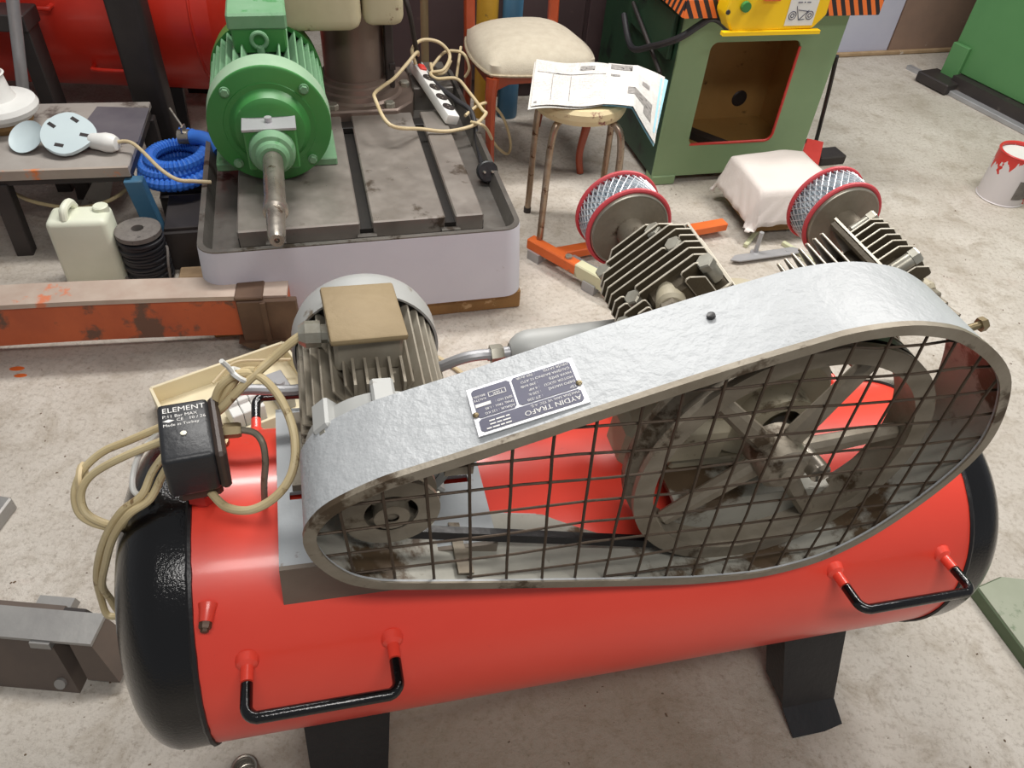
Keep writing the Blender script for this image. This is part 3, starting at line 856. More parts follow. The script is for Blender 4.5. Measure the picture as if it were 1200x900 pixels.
# ---- discharge silencer, pipes
b = CB(); s0 = Vector((-.235, .03, .396)); sd = Vector((1, .02, .07)).normalized()
b.lathe(s0, sd, [(0, .008), (.0, .012), (.004, .017), (.012, .023), (.022, .026), (.026, .0265), (.2, .0265), (.22, .018)], 32)
sil = obj('silencer', b, M['silvershell'], comp, 'grey cylindrical discharge silencer')
b = CB(); b.cyl(s0, s0 - sd * .03, .008, n=14)
pp = spline([s0 - sd * .02, s0 - sd * .06, Vector((-.36, .06, .335)), Vector((-.45, .10, .30)), Vector((-.508, .10, .287)), Vector((-.571, .10, .293)), Vector((-.605, .10, .285)), Vector((-.618, .095, .255)), Vector((-.62, .09, .2))], 6)
b.tube(pp, .0072, 10)
obj('delivery_pipe', b, M['greysteel'], comp)
b = CB(); b.hexa(s0 - sd * .026, sd, .0125, .017); obj('pipe_nut', b, M['bolt'], comp)
b = CB(); b.lathe((-.62, .09, .19), Z, [(0, .02), (.02, .018), (.02, .014), (.05, .014)], 12); obj('check_valve', b, M['brass'], comp)

# ---- pressure switch
b = CB()
ang = R(8)
sa = (Vector((math.cos(ang), math.sin(ang), 0)), Vector((-math.sin(ang), math.cos(ang), 0)), Z)
sc0 = Vector((-.6305, -.018, .3175))
b.box(sc0, (.057, .094, .066), sa, bev=.006, seg=3, taper=(1.0, 1.0))
sw = obj('pressure_switch', b, M['plastic'], comp, 'black plastic pressure switch cover with white lettering')
b = CB(); b.box(sc0 + sa[0] * .034, (.012, .098, .064), sa, bev=.004); b.box(sc0 + Vector((.004, 0, -.042)), (.05, .075, .025), sa, bev=.004)
obj('switch_base', b, M['bakelite'], sw)
b = CB(); b.cyl(sc0 + Vector((.002, 0, -.115)), sc0 + Vector((.002, 0, -.05)), .014, n=16); b.hexa(sc0 + Vector((.002, 0, -.09)), Z, .02, .018); obj('mounting_pipe', b, M['redtrim'], sw)
b = CB(); st = sc0 + Z * .0334
for s_, sz, dx, dy in (('ELEMENT', .0115, -.023, .029), ('P:11 Bar MAX', .0066, -.023, .0205), ('CE   10 / 26', .0066, -.008, .0135), ('Made in Turkey', .0062, -.023, .0065)):
    letters(b, s_, sz, st + sa[0] * dx + sa[1] * dy, sa[0], sa[1])
c_ = st + sa[0] * -.0165 + sa[1] * .0155
b.mesh([c_ + sa[0] * q0_ + sa[1] * q1_ for q0_, q1_ in ((-.0065, 0), (0, -.0026), (.0065, 0), (0, .0026))], [(0, 1, 2, 3)])
obj('switch_lettering', b, M['lettering'], sw, angle=0)
b = CB(); b.lathe(st + sa[0] * -.002 + sa[1] * -.008, Z, [(-.001, .004), (.001, .0035), (.0012, 0)], 12, cap=False); obj('cover_screw', b, M['bolt'], sw)
b = CB(); q = Vector((-.591, -.006, .328))
b.cyl(q - X * .012, q + X * .002, .007, n=12); b.hexa(q, X, .0095, .02)
obj('tube_fitting', b, M['brass'], sw)
b = CB(); b.tube(spline([(-.573, -.006, .328), (-.556, -.013, .328), (-.547, -.026, .322), (-.546, -.036, .30), (-.551, -.038, .26), (-.554, -.038, .215)], 6), .0042, 10)
obj('copper_tube', b, M['dirtysteel'], sw)

# ---- cables of the compressor (wired to it)
b = CB(); b.tube(spline([(-.492, .052, .424), (-.505, .05, .415), (-.528, .045, .395), (-.56, .028, .375), (-.59, .019, .345), (-.606, .022, .325), (-.612, .02, .30)], 8), .0055, 10)
obj('motor_cable', b, M['cord'], comp)
b = CB(); b.tube(spline([(-.606, .024, .32), (-.594, .034, .36), (-.569, .037, .38), (-.544, .029, .38), (-.521, -.004, .37), (-.509, -.043, .35), (-.513, -.078, .33), (-.532, -.097, .31), (-.562, -.099, .29), (-.592, -.08, .275), (-.612, -.05, .27)], 8), .0052, 10)
obj('motor_cable', b, M['cord'], comp)
b = CB(); b.tube(spline([(-.60, .03, .325), (-.585, .034, .355), (-.566, .043, .376), (-.548, .035, .385)], 8), .0055, 10); obj('motor_cable', b, M['cord'], comp)
b = CB()
zc = Vector((-.567, .036, .379)); zt = Vector((-.03, -.012, -.03)).normalized(); zx = zt.orthogonal().normalized(); zy = zt.cross(zx)
b.tube([zc + zx * math.cos(2 * pi * k / 16) * .0145 + zy * math.sin(2 * pi * k / 16) * .0105 for k in range(16)], .0035, 6, closed=True)
b.tube([zc + zx * .0145, zc + zx * .024 + Vector((0, .004, .006)), zc + zx * .034 + Vector((0, .004, .012))], .003, 6)
obj('cable_tie', b, M['white'], comp)
for cc in ([(-.645, .039, .31), (-.663, .039, .3), (-.713, .045, .27), (-.747, .048, .25), (-.772, .039, .23), (-.784, .022, .21), (-.782, .004, .19), (-.765, -.009, .18), (-.736, -.02, .18), (-.715, -.018, .186), (-.70, -.008, .2)],
           [(-.645, .014, .305), (-.661, .014, .3), (-.715, .019, .27), (-.756, .022, .24), (-.773, .012, .22), (-.772, -.003, .2), (-.755, -.015, .19), (-.728, -.026, .19), (-.712, -.02, .2), (-.69, -.005, .22)],
           [(-.64, .02, .29), (-.654, .02, .285), (-.68, -.002, .265), (-.695, -.024, .245), (-.722, -.028, .222), (-.748, -.027, .178), (-.772, -.018, .115), (-.79, -.007, .05), (-.801, .006, -.02), (-.799, -.001, -.05), (-.782, -.007, -.05), (-.77, -.02, -.035)],
           [(-.64, -.002, .29), (-.653, -.002, .285), (-.67, -.01, .262), (-.686, -.029, .242), (-.712, -.037, .226), (-.738, -.037, .184), (-.762, -.03, .118), (-.782, -.017, .05), (-.783, -.008, .0), (-.782, -.006, -.03), (-.774, -.012, -.04)]):
    b = CB(); b.tube(spline(cc, 8), .005, 10); obj('power_cable', b, M['cord'], comp)
b = CB(); b.tube(spline([(-.655, .03, .295), (-.67, .039, .29), (-.696, .024, .27), (-.707, .007, .25), (-.706, -.012, .238), (-.69, -.016, .225)], 8), .0036, 8)
obj('signal_wire', b, M['white'], comp, 'thin white wire')
b = CB(); b.tube([Vector((-.775, .034, .222)) + Vector((0, math.cos(2 * pi * k / 12) * .018, math.sin(2 * pi * k / 12) * .012)) for k in range(12)], .004, 6, closed=True)
obj('tape_wrap', b, M['cord2'], comp)

# ================================================================== DRILL PRESS
dp = thing('drill_press', 'drill press with lilac-grey base, slotted table and thick steel column behind the compressor', 'drill press', (-.868, 1.629, 0), 17.2)
b = B(); b.box((.452, .6, .033), (.925, 1.18, .066), bev=.004); obj('plinth', b, M['woodplinth'], dp)


def rrect(x0, x1, y0, y1, r, n=6):
    out = []
    for cx, cy_, a0 in ((x1 - r, y1 - r, 0), (x0 + r, y1 - r, 90), (x0 + r, y0 + r, 180), (x1 - r, y0 + r, 270)):
        for k in range(n + 1):
            a = R(a0 + 90 * k / n); out.append((cx + r * math.cos(a), cy_ + r * math.sin(a)))
    return out


b = B()
lp0 = rrect(-.012, .916, -.012, 1.2, .06); lp1 = rrect(0, .904, 0, 1.19, .055); lp2 = rrect(.016, .888, .016, 1.174, .045); lp3 = rrect(.03, .874, .03, 1.16, .04)


def base_sec(i):
    return [(lp0[i][0], lp0[i][1], .066), (lp1[i][0], lp1[i][1], .292), (lp1[i][0] * .997 + .0013, lp1[i][1] * .997 + .0015, .296), (lp2[i][0], lp2[i][1], .292), (lp2[i][0], lp2[i][1], .1), (lp0[i][0] * .98 + .009, lp0[i][1] * .98 + .012, .066)]


def rim_sec(i):
    q = (lp1[i][0] * .997 + .0013, lp1[i][1] * .997 + .0015)
    return [(q[0], q[1], .294), (q[0], q[1], .3), (lp2[i][0], lp2[i][1], .3), (lp3[i][0], lp3[i][1], .252), (lp3[i][0], lp3[i][1], .24), (lp2[i][0], lp2[i][1], .24)]


b.band(len(lp0), 0, base_sec)
obj('base_casting', b, M['base_l'], dp, 'lilac-grey painted base casting')
b = B(); b.band(len(lp0), 0, rim_sec); obj('tray_rim', b, M['tray'], dp, 'bare worn tray rim')
b = B(); b.prism(lp3, (0, 0, .236), X, Y, Z, .016)
for x, y in ((.06, .06), (.85, .06)): b.lathe((x, y, .252), Z, [(0, .028), (.006, .026), (.008, .012), (.006, .010), (.0, .009)], 20, cap=False)
obj('coolant_tray', b, M['tray'], dp, 'oily grey tray floor')
# slotted table: strips between the slots
xs = [(.105, .188), (.222, .441), (.475, .687), (.717, .802)]
b = B(); b.box((.4535, .43, .268), (.697, .69, .034)); obj('table_core', b, M['slot'], dp)
for i, (x0, x1) in enumerate(xs):
    b = B(); b.box(((x0 + x1) / 2, .43, .281), (x1 - x0, .694, .054), bev=.004); obj('table_rail', b, M['table'], dp)
for x in (.205, .458, .702):
    b = B(); b.box((x, .705, .296), (.05, .05, .02), bev=.002); obj('slot_end', b, M['slot'], dp)
    b = B(); b.box((x, .074, .262), (.055, .02, .02)); obj('slot_lip', b, M['tray'], dp)
b = B(); pg = [(.3, .765), (.64, .765), (.7, .83), (.74, 1.02), (.7, 1.14), (.32, 1.14), (.26, .98), (.26, .82)]
b.prism(pg, (0, 0, .25), X, Y, Z, .075, bev=.006); obj('column_base', b, M['column'], dp)
b = B(); b.box((.79, 1.03, .29), (.15, .24, .09), bev=.004); obj('rear_pad', b, M['tray'], dp)
cc = (.515, .955)
b = B(); b.lathe((cc[0], cc[1], .32), Z, [(0, .165), (.006, .165), (.014, .155), (.03, .15), (.034, .138), (.05, .134), (.054, .124), (.066, .122)], 44); obj('column_flange', b, M['column'], dp)
b = B(); b.cyl((cc[0], cc[1], .37), (cc[0], cc[1], 1.9), .108, n=40); obj('column', b, M['column'], dp, 'thick brown-grey steel column')
for x, y in ((.615, .79), (.42, .79), (.69, .96)):
    b = B(); b.hexa((x, y, .325), Z, .019, .018); obj('bolt', b, M['bolt'], dp)
b = B(); b.box((.632, .9, .5), (.03, .04, .3), bev=.004); b.box((.64, .88, .43), (.02, .02, .02)); obj('rack_bar', b, M['darksteel'], dp)
b = B(); b.box((.40, .87, .735), (.27, .34, .26), bev=.04, seg=4); obj('table_arm', b, M['creammetal'], dp, 'chipped cream painted arm bracket')
b = B(); b.box((.604, .87, .74), (.13, .30, .25), bev=.03, seg=4); obj('clamp_block', b, M['creammetal'], dp, 'chipped cream painted clamp block')
b = B(); b.tube(spline([(.69, .93, .66), (.71, .92, .6), (.73, .96, .5), (.75, 1.0, .4), (.76, 1.02, .36)], 6), .009, 10); obj('conduit', b, M['darksteel'], dp)

# ================================================================== GREEN MOTOR on the table
gm = thing('electric_motor', 'large green finned electric motor with bare steel shaft lying on the drill table', 'motor', (-.757, 2.035, .308), 17.5)
zc_ = .172
b = B(); b.lathe((0, -.005, zc_), Y, [(0, .165), (.003, .171), (.008, .172)], 64); fl = obj('flange', b, M['green'], gm)
b = B(); b.lathe((0, .003, zc_), Y, [(0, .172), (.07, .174), (.09, .168), (.1, .15), (.1, .13)], 64); obj('end_shield', b, M['dustshield'], gm, 'dusty pale rim of the end shield')
b = B(); b.lathe((0, -.004, zc_), -Y, [(0, .128), (.004, .126), (.005, .112), (.012, .106), (.03, .096), (.038, .08), (.04, 0)], 56, cap=False); obj('bell_dome', b, M['green'], gm)
b = B(); b.cyl((0, .05, zc_), (0, .36, zc_), .138, n=48); body = obj('stator_body', b, M['darkgreen'], gm)
gf = None
for k in range(40):
    a = k * 9
    if 78 < a < 102: continue
    if gf is None:
        bb = B(); bb.box((.152, .22, 0), (.034, .26, .0055), bev=.001); gf = bb.done('fin'); gf.materials.append(M['dustgreen'])
    o = bpy.data.objects.new('fin', gf); COL.objects.link(o); o.parent = body
    o.matrix_local = Matrix.Translation((0, 0, zc_)) @ Matrix.Rotation(-R(a), 4, 'Y')
b = B(); b.lathe((0, .345, zc_), Y, [(0, .16), (.0, .172), (.03, .172), (.1, .165), (.12, .14), (.122, 0)], 48, cap=False); obj('fan_cowl', b, M['green'], gm)
b = B(); b.box((0, .24, zc_ + .168), (.15, .115, .07), bev=.005); tbx = obj('terminal_box', b, M['green'], gm)
b = B(); b.box((0, .25, zc_ + .222), (.165, .14, .045), bev=.006); obj('terminal_cover', b, M['dustgreen'], gm, 'dusty pale green terminal cover')
b = B(); b.tube([Vector((.0, .165, zc_ + .178)) + Vector((math.cos(2 * pi * k / 20) * .021, 0, math.sin(2 * pi * k / 20) * .021)) for k in range(20)], .006, 8, closed=True); b.cyl((0, .165, zc_ + .13), (0, .165, zc_ + .16), .011)
obj('lifting_eye', b, M['dustgreen'], gm)
for sx in (-1, 1):
    b = B(); b.box((sx * .135, .17, .012), (.09, .2, .026), bev=.004); b.box((sx * .12, .17, .05), (.03, .18, .08)); obj('foot', b, M['dustgreen'], gm)
for a in (45, 135, 225, 315):
    b = B(); q = Vector((math.cos(R(a)) * .15, -.006, zc_ + math.sin(R(a)) * .15)); b.cyl(q + Y * .01, q - Y * .006, .014, n=14); b.hexa(q - Y * .004, -Y, .0115, .009); obj('bolt', b, M['dustgreen'], gm)
b = B(); b.box((.0, -.07, zc_ - .02), (.14, .075, .12), bev=.004); blk = obj('bearing_block', b, M['green'], gm)
b = B(); b.box((0, -.073, zc_ + .041), (.145, .082, .008), bev=.001); b.cyl((0, -.07, zc_ + .043), (0, -.07, zc_ + .058), .01, n=12); obj('block_cap', b, M['greysteel'], gm, 'bare pale metal cap plate on the bearing block')
b = B(); b.lathe((0, -.09, zc_ - .02), -Y, [(0, .064), (.04, .062), (.052, .056), (.056, .046), (.07, .044), (.078, .036)], 36); obj('bearing_nose', b, M['dustgreen'], gm)
b = B(); b.lathe((0, -.15, zc_ - .02), -Y, [(0, .027), (.26, .027), (.265, .031), (.285, .031), (.29, .024), (.40, .021), (.415, .017), (.415, .007), (.405, .006), (.405, 0)], 28, cap=False); obj('shaft', b, M['steel'], gm, 'bare machined steel shaft')

# ================================================================== POWER STRIP, CORDS
A_ = Vector((-.463, 2.831, .372)); C_ = Vector((-.284, 2.50, .325)); dx = (C_ - A_); Ls = dx.length; dx.normalize()
dz = Vector((.35, .0, 1)); dz = (dz - dx * dz.dot(dx)).normalized(); dy = dz.cross(dx)
ps = thing('power_strip', 'white four-socket power strip with a red switch lying on the drill tray', 'power strip', tuple((A_ + C_) / 2 - Z * .02))
po = (A_ + C_) / 2 - Z * .02
b = B(); b.box((A_ + C_) / 2 - po, (Ls, .048, .036), (dx, dy, dz), bev=.006, seg=2); obj('housing', b, M['white'], ps)
b = B(); b.box(A_ - po + dx * .055 + dz * .02, (.034, .026, .012), (dx, dy, dz), bev=.003); obj('switch', b, M['redtrim'], ps, 'red rocker switch')
for k in range(4):
    b = B(); c_ = A_ - po + dx * (.125 + .066 * k) + dz * .0183
    b.lathe(c_, dz, [(0, .0215), (.0018, .0215), (.0018, .0195), (.0006, .0185), (.0006, 0)], 24, cap=False); so = obj('socket', b, M['darksteel'], ps)
    for e_ in (-1, 1):
        b = B(); b.lathe(c_ + dx * e_ * .008, dz, [(0, .003), (.0016, .003)], 8); obj('contact', b, M['bolt'], so)
cord = [(-.452, 2.77, .4), (-.464, 2.772, .45), (-.433, 2.816, .47), (-.373, 2.833, .46), (-.334, 2.826, .42), (-.349, 2.765, .39), (-.394, 2.752, .38), (-.369, 2.729, .37), (-.301, 2.767, .36), (-.245, 2.68, .35), (-.189, 2.583, .335), (-.175, 2.56, .33), (-.21, 2.487, .32), (-.292, 2.43, .318), (-.377, 2.404, .33), (-.463, 2.30, .385), (-.533, 2.423, .41), (-.543, 2.475, .41), (-.529, 2.527, .41), (-.502, 2.605, .41), (-.472, 2.675, .43), (-.443, 2.75, .45), (-.452, 2.82, .40)]
b = B(); b.tube(spline([Vector(p) - po for p in cord], 7), .0062, 10); obj('cord', b, M['cord2'], ps)
for cc_ in ([(-.4, 2.794, .38), (-.359, 2.845, .42), (-.311, 2.846, .43), (-.279, 2.838, .42), (-.261, 2.825, .38), (-.276, 2.827, .345)],
            [(-.303, 2.918, .42), (-.305, 2.855, .38), (-.307, 2.82, .345)],
            [(-.40, 2.79, .40), (-.385, 2.76, .375), (-.35, 2.79, .37), (-.33, 2.83, .40)],
            [(-.244, 2.534, .33), (-.208, 2.624, .33), (-.165, 2.67, .32), (-.12, 2.775, .22), (-.09, 2.846, .09), (-.102, 2.867, .03), (-.147, 2.759, .12), (-.17, 2.49, .315), (-.22, 2.5, .325)]):
    b = B(); b.tube(spline([Vector(p) - po for p in cc_], 7), .0055, 10); obj('cord', b, M['cord2'], ps)
bc = [(-.43, 2.80, .37), (-.365, 2.70, .36), (-.285, 2.62, .345), (-.224, 2.56, .33), (-.19, 2.444, .275), (-.165, 2.32, .27), (-.145, 2.24, .275)]
bl = thing('black_power_cord', 'black power cord with a round black plug lying in the drill tray', 'power cord', (-.137, 2.205, .252))
bo = Vector((-.137, 2.205, .252))
b = B(); b.tube(spline([Vector(p) - bo for p in bc], 6), .009, 10); obj('cord', b, M['hose'], bl)
b = B(); pd = Vector((.2, -.75, .35)).normalized(); p0 = Vector((-.005, .03, .036))
b.lathe(p0 - pd * .03, pd, [(0, .013), (.015, .022), (.025, .034), (.05, .034), (.053, .030), (.053, 0)], 20, cap=False); pg_ = obj('plug', b, M['plastic'], bl)
for e in (-1, 1):
    b = B(); sidev = pd.cross(Z).normalized(); b.cyl(p0 + pd * .022 + sidev * e * .013, p0 + pd * .042 + sidev * e * .013, .004, n=8); obj('pin', b, M['bolt'], pg_)

# ================================================================== BEAM in the left
bx = Vector((-.64, 1.63, 0)) - Vector((-1.418, 1.46, 0)); byaw = math.degrees(math.atan2(bx.y, bx.x))
sb = thing('steel_beam', 'worn orange steel beam with pale scuffed top lying behind the compressor on the left', 'beam', (-.64, 1.632, 0), byaw)
b = B()
L_ = 1.3; ns_ = 24; secs = []
# gentle camber along the beam: front face bows upward in the middle
for k in range(ns_ + 1):
    x = -L_ * k / ns_; cam_ = .03 * math.sin(pi * min(1, max(0, -x / 1.0)))
    secs.append((x, cam_))
vs_, fs_ = [], []
for x, cz in secs: vs_ += [(x, 0, .05 + cz * .4), (x, 0, .182 + cz * .3), (x, .075, .182 + cz * .3), (x, .075, .05 + cz * .4)]
for k in range(ns_):
    a = 4 * k
    for j in range(4): fs_.append((a + j, a + (j + 1) % 4, a + 4 + (j + 1) % 4, a + 4 + j))
fs_ += [(0, 3, 2, 1), (4 * ns_, 4 * ns_ + 1, 4 * ns_ + 2, 4 * ns_ + 3)]
b.mesh(vs_, fs_); web = obj('web', b, M['beamorange'], sb)
b = B(); vs_, fs_ = [], []
for x, cz in secs: vs_ += [(x, -.008, .18 + cz * .3), (x, -.008, .194 + cz * .3), (x, .083, .194 + cz * .3), (x, .083, .18 + cz * .3)]
for k in range(ns_):
    a = 4 * k
    for j in range(4): fs_.append((a + j, a + (j + 1) % 4, a + 4 + (j + 1) % 4, a + 4 + j))
fs_ += [(0, 3, 2, 1), (4 * ns_, 4 * ns_ + 1, 4 * ns_ + 2, 4 * ns_ + 3)]
b.mesh(vs_, fs_); obj('top_flange', b, M['beamtop'], sb, 'pale scuffed top flange')
b = B(); b.box((-.055, -.012, .105), (.16, .02, .165), bev=.003); b.box((-.10, .0375, .195), (.075, .115, .012), bev=.003); obj('end_bracket', b, M['beamdark'], sb, 'brown steel end bracket')
b = B(); b.box((-.065, -.025, .105), (.014, .008, .16)); obj('bracket_rib', b, M['beamdark'], sb)
b = B(); pl_ = [(-.15, .048), (-.02, .048), (-.02, .0), (-.045, 0), (-.085, .012), (-.125, .03)]
b.prism(pl_, (0, -.03, .0), X, Z, Y, .11); obj('end_foot', b, M['beamdark'], sb)
b = B(); b.cyl((-.085, -.05, .03), (-.085, -.02, .03), .011, n=12); b.tube([(-.085, -.045, .03), (-.06, -.05, .036), (-.045, -.05, .03)], .003, 6); b.tube([(-.098, -.045, .034), (-.105, -.05, .025)], .003, 6); obj('cotter_pin', b, M['bolt'], sb)

# ================================================================== LEFT FOREGROUND BLOCKS
vb = thing('machine_block', 'grey steel machine block with notched front face at the bottom left', 'steel block', (-.757, .612, 0))


def block(top, bot, zt, zb):
    q = B(); (a0, a1, f0, k0), (c0, c1, f1, k1) = top, bot
    o3 = lambda x, y, z: (x + .757, y - .612, z)
    q.mesh([o3(c0, f1, zb), o3(c1, f1, zb), o3(c1, k1, zb), o3(c0, k1, zb), o3(a0, f0, zt), o3(a1, f0, zt), o3(a1, k0, zt), o3(a0, k0, zt)],
           [(3, 2, 1, 0), (4, 5, 6, 7), (0, 1, 5, 4), (1, 2, 6, 5), (2, 3, 7, 6), (3, 0, 4, 7)])
    return q


b = block((-1.4, -.838, .645, .715), (-1.4, -.782, .588, .72), .098, 0); obj('body', b, M['blocksteel'], vb)
b = block((-.838, -.796, .672, .712), (-.80, -.74, .655, .715), .098, 0); obj('neck', b, M['darksteel'], vb)
b = block((-.796, -.754, .640, .70), (-.768, -.706, .606, .69), .098, .022); obj('end_piece', b, M['blocksteel'], vb)
b = block((-1.4, -.752, .639, .702), (-1.4, -.751, .638, .703), .104, .097); obj('top_face', b, M['rawsteel'], vb, 'ground grey top face')
b = block((-.868, -.830, .633, .66), (-.868, -.828, .630, .66), .100, .086); obj('front_tab', b, M['rawsteel'], vb)
b = block((-.90, -.83, .70, .735), (-.90, -.83, .70, .74), .094, .07); obj('lug', b, M['rawsteel'], vb)
b = B(); b.lathe((-.06, -.018, .02), Vector((0, -.87, .5)), [(-.006, .011), (.002, .011)], 16); obj('hole_plug', b, M['rawsteel'], vb)
b = B(); b.box((0, 0, .02), (.22, .15, .04), bev=.004); b.box((.03, .0, .043), (.12, .06, .008), bev=.002)
single('steel_offcut', b, M['rawsteel'], 'small blue-grey steel offcut on the floor at the left edge of the photo', 'steel block', (-1.235, .93, 0), -4)
# coil spring
b = B(); pts_ = []
for k in range(160):
    a = k / 160 * 2 * pi * 6; pts_.append((.021 * math.cos(a), .021 * math.sin(a), .004 + .055 * k / 160))
b.tube(pts_, .0034, 8)
single('coil_spring', b, M['steel'], 'small bright coil spring standing on the floor below the red tank', 'spring', (-.413, .463, 0))

# ================================================================== BENCH AND CLUTTER (left)
e1 = Vector((-1.227 + 1.571, 2.049 - 1.961, 0)); byw = math.degrees(math.atan2(e1.y, e1.x)); bw = e1.length
bn = thing('low_bench', 'low worn work bench with stained top and one blue leg at the left', 'bench', (-1.571, 1.961, 0), byw)
b = B(); b.box((bw / 2 - .25, .235, .287), (bw + .5, .46, .022), bev=.003); top = obj('bench_top', b, M['board'], bn)
b = B(); b.box((bw / 2 - .25, -.0, .284), (bw + .5, .012, .03)); obj('front_edge', b, M['boardedge'], bn, 'edge with worn orange paint')
b = B(); b.prism([(.20, .12), (.36, .16), (.36, .41), (.19, .43), (.17, .28)], (0, 0, .2982), X, Y, Z, .0012); obj('dark_patch', b, M['boardstain'], bn)
b = B(); b.box((bw - .02, .23, .262), (.03, .44, .03)); b.box((bw / 2 - .25, .02, .262), (bw + .5, .03, .03)); obj('frame', b, M['darksteel'], bn)
b = B(); b.box((bw + .02, .0, .125), (.055, .04, .27), (Vector((1, 0, .0)), Y, Vector((-.12, 0, 1)).normalized()), bev=.003); obj('leg', b, M['bluepaint'], bn, 'blue painted leg')
for x, y, tl in ((-.03, .02, .05), (.0, .42, 0), (bw - .02, .44, 0), (.09, .36, .1)):
    b = B(); b.box((x, y, .125), (.05, .045, .255), (X, Y, Vector((tl, 0, 1)).normalized()), bev=.003); obj('leg', b, M['darksteel'], bn)
b = B(); b.prism([(.09, .0), (.18, .0), (.27, .2), (.24, .2)], (0, .25, .03), X, Z, Y, .006); obj('brace_plate', b, M['rawsteel'], bn)

pl_o = Vector((-1.451, 2.127, .2985))
b = B(); b.lathe((0, 0, 0), Z, [(0, .0), (0, .022), (.006, .045), (.015, .056), (.017, .056), (.008, .043), (.004, 0)], 32, cap=False)
o = single('pale_dish', b, M['pale'], 'small pale blue plastic dish on the bench beside the slotted pad', 'dish', (-1.556, 2.118, .323))
o.rotation_euler = (R(32), R(-8), 0)
sp = thing('sander_pad', 'rounded pale blue pad with four slots on the bench', 'sander pad', (-1.435, 2.135, .332), 20)
sp.rotation_euler = (R(26), 0, R(14))
poly = []
for k in range(36):
    a = 2 * pi * k / 36; r_ = 1 + .10 * math.cos(a)
    poly.append((.076 * math.cos(a) * (1 if math.cos(a) < 0 else 1.1), .080 * math.sin(a) * (1 - .28 * max(0, math.cos(a)))))
b = B(); b.prism(poly, (0, 0, .012), X, Y, Z, .012, bev=.003); obj('pad', b, M['pale'], sp)
for x, y, a in ((-.045, .03, -40), (.02, .048, -40), (-.02, -.045, -15), (.05, -.01, -15)):
    b = B(); q = Vector((math.cos(R(a)), math.sin(R(a)), 0)); b.box((x, y, .0246), (.026, .011, .0012), (q, Z.cross(q), Z)); obj('slot', b, M['darksteel'], sp)
b = B(); b.box((0, 0, .006), (.1, .08, .012)); obj('pad_back', b, M['darksteel'], sp)
lp = thing('plug_and_cord', 'white plug with cream cord lying on the bench beside the slotted pad', 'plug', (-1.322, 2.126, .2985))
lo_ = Vector((-1.33, 2.126, .2985))
b = B(); b.lathe((-.05, .008, .03), Vector((1, -.05, 0)), [(0, .02), (.006, .024), (.03, .026), (.05, .03), (.07, .028), (.085, .02), (.088, .0)], 20, cap=False); obj('plug_body', b, M['white'], lp)
b = B(); b.tube(spline([Vector(p) - lo_ for p in [(-1.30, 2.135, .33), (-1.27, 2.137, .335), (-1.24, 2.125, .335), (-1.196, 2.089, .33), (-1.107, 1.998, .33), (-1.042, 1.956, .325), (-.998, 1.967, .318), (-.955, 1.985, .309)]], 7), .0058, 10); obj('cord', b, M['cord2'], lp)
b = B(); b.tube(spline([(-1.703, 2.108, .15), (-1.597, 2.077, .125), (-1.459, 2.079, .115), (-1.369, 2.126, .125), (-1.307, 2.18, .16)], 8), .0062, 10)
b2 = b; o = obj('hanging_cord', b2, M['cord'], bn, 'tan cord slung under the bench')
o.matrix_parent_inverse = (Matrix.Translation((-1.571, 1.961, 0)) @ Matrix.Rotation(R(byw), 4, 'Z')).inverted()
# round white appliance at the left frame edge
rw = thing('round_white_housing', 'grimy white round plastic housing with red core at the left end of the bench', 'appliance', (-1.70, 2.235, .2985))
b = B(); b.lathe((0, 0, 0), Z, [(0, .07), (.02, .085), (.035, .085)], 30); obj('wooden_foot', b, M['woodplinth'], rw)
b = B(); b.lathe((0, 0, .035), Z, [(0, .09), (.02, .112), (.035, .116), (.05, .11), (.055, .085), (.06, .06)], 36); obj('rim', b, M['white'], rw)
b = B(); b.lathe((0, 0, .09), Z, [(0, .062), (.03, .05), (.075, .046), (.08, .052), (.082, .046), (.06, .03)], 30, cap=False); obj('collar', b, M['white'], rw)
b = B(); b.cyl((0, 0, .09), (0, 0, .155), .038, n=20); obj('core', b, M['redtrim'], rw, 'red core')

# jerrycan
jc = thing('jerrycan', 'milky white plastic jerrycan on the floor beside the black spool', 'jerrycan', (-1.318, 1.87, 0), 14)
b = B(); b.box((0, 0, .118), (.175, .11, .235), bev=.018, seg=3, taper=(.96, .9)); can = obj('body', b, M['jerry'], jc)
b = B(); b.tube(spline([(-.03, -.03, .232), (-.028, -.02, .256), (-.024, .0, .262), (-.02, .025, .258), (-.018, .04, .236)], 5), .012, 10); obj('grip', b, M['jerry'], jc)
b = B(); b.lathe((.06, .02, .22), Z, [(0, .022), (.025, .022), (.028, .018), (.028, 0)], 18, cap=False); obj('neck', b, M['jerry'], jc)
# spool
sp_ = thing('cable_spool', 'spool wound with black hose standing on the floor beside the jerrycan', 'spool', (-1.168, 1.897, 0))
b = B(); b.lathe((0, 0, 0), Z, [(0, .06), (.006, .06), (.006, .02), (.165, .02), (.165, .066), (.18, .066), (.183, .06), (.183, .018), (.1, .017)], 32, cap=False); obj('core', b, M['spool'], sp_, 'dusty grey flange')
b = B(); pts_ = []
for k in range(720):
    t = k / 720; a = 2 * pi * 24 * t; z_ = .014 + .142 * t + .006 * math.sin(a * .5); rr = .060 + .004 * math.sin(a * .31 + 1)
    pts_.append((rr * math.cos(a), rr * math.sin(a), z_))
b.tube(pts_, .0055, 6); obj('winding', b, M['hose'], sp_)
b = B(); b.tube(spline([(.05, .03, .1), (.075, .0, .12), (.08, -.03, .08), (.07, -.03, .02), (.055, -.05, .008), (.0, -.075, .008), (-.05, -.06, .04)], 6), .004, 8); obj('loose_end', b, M['spool'], sp_)
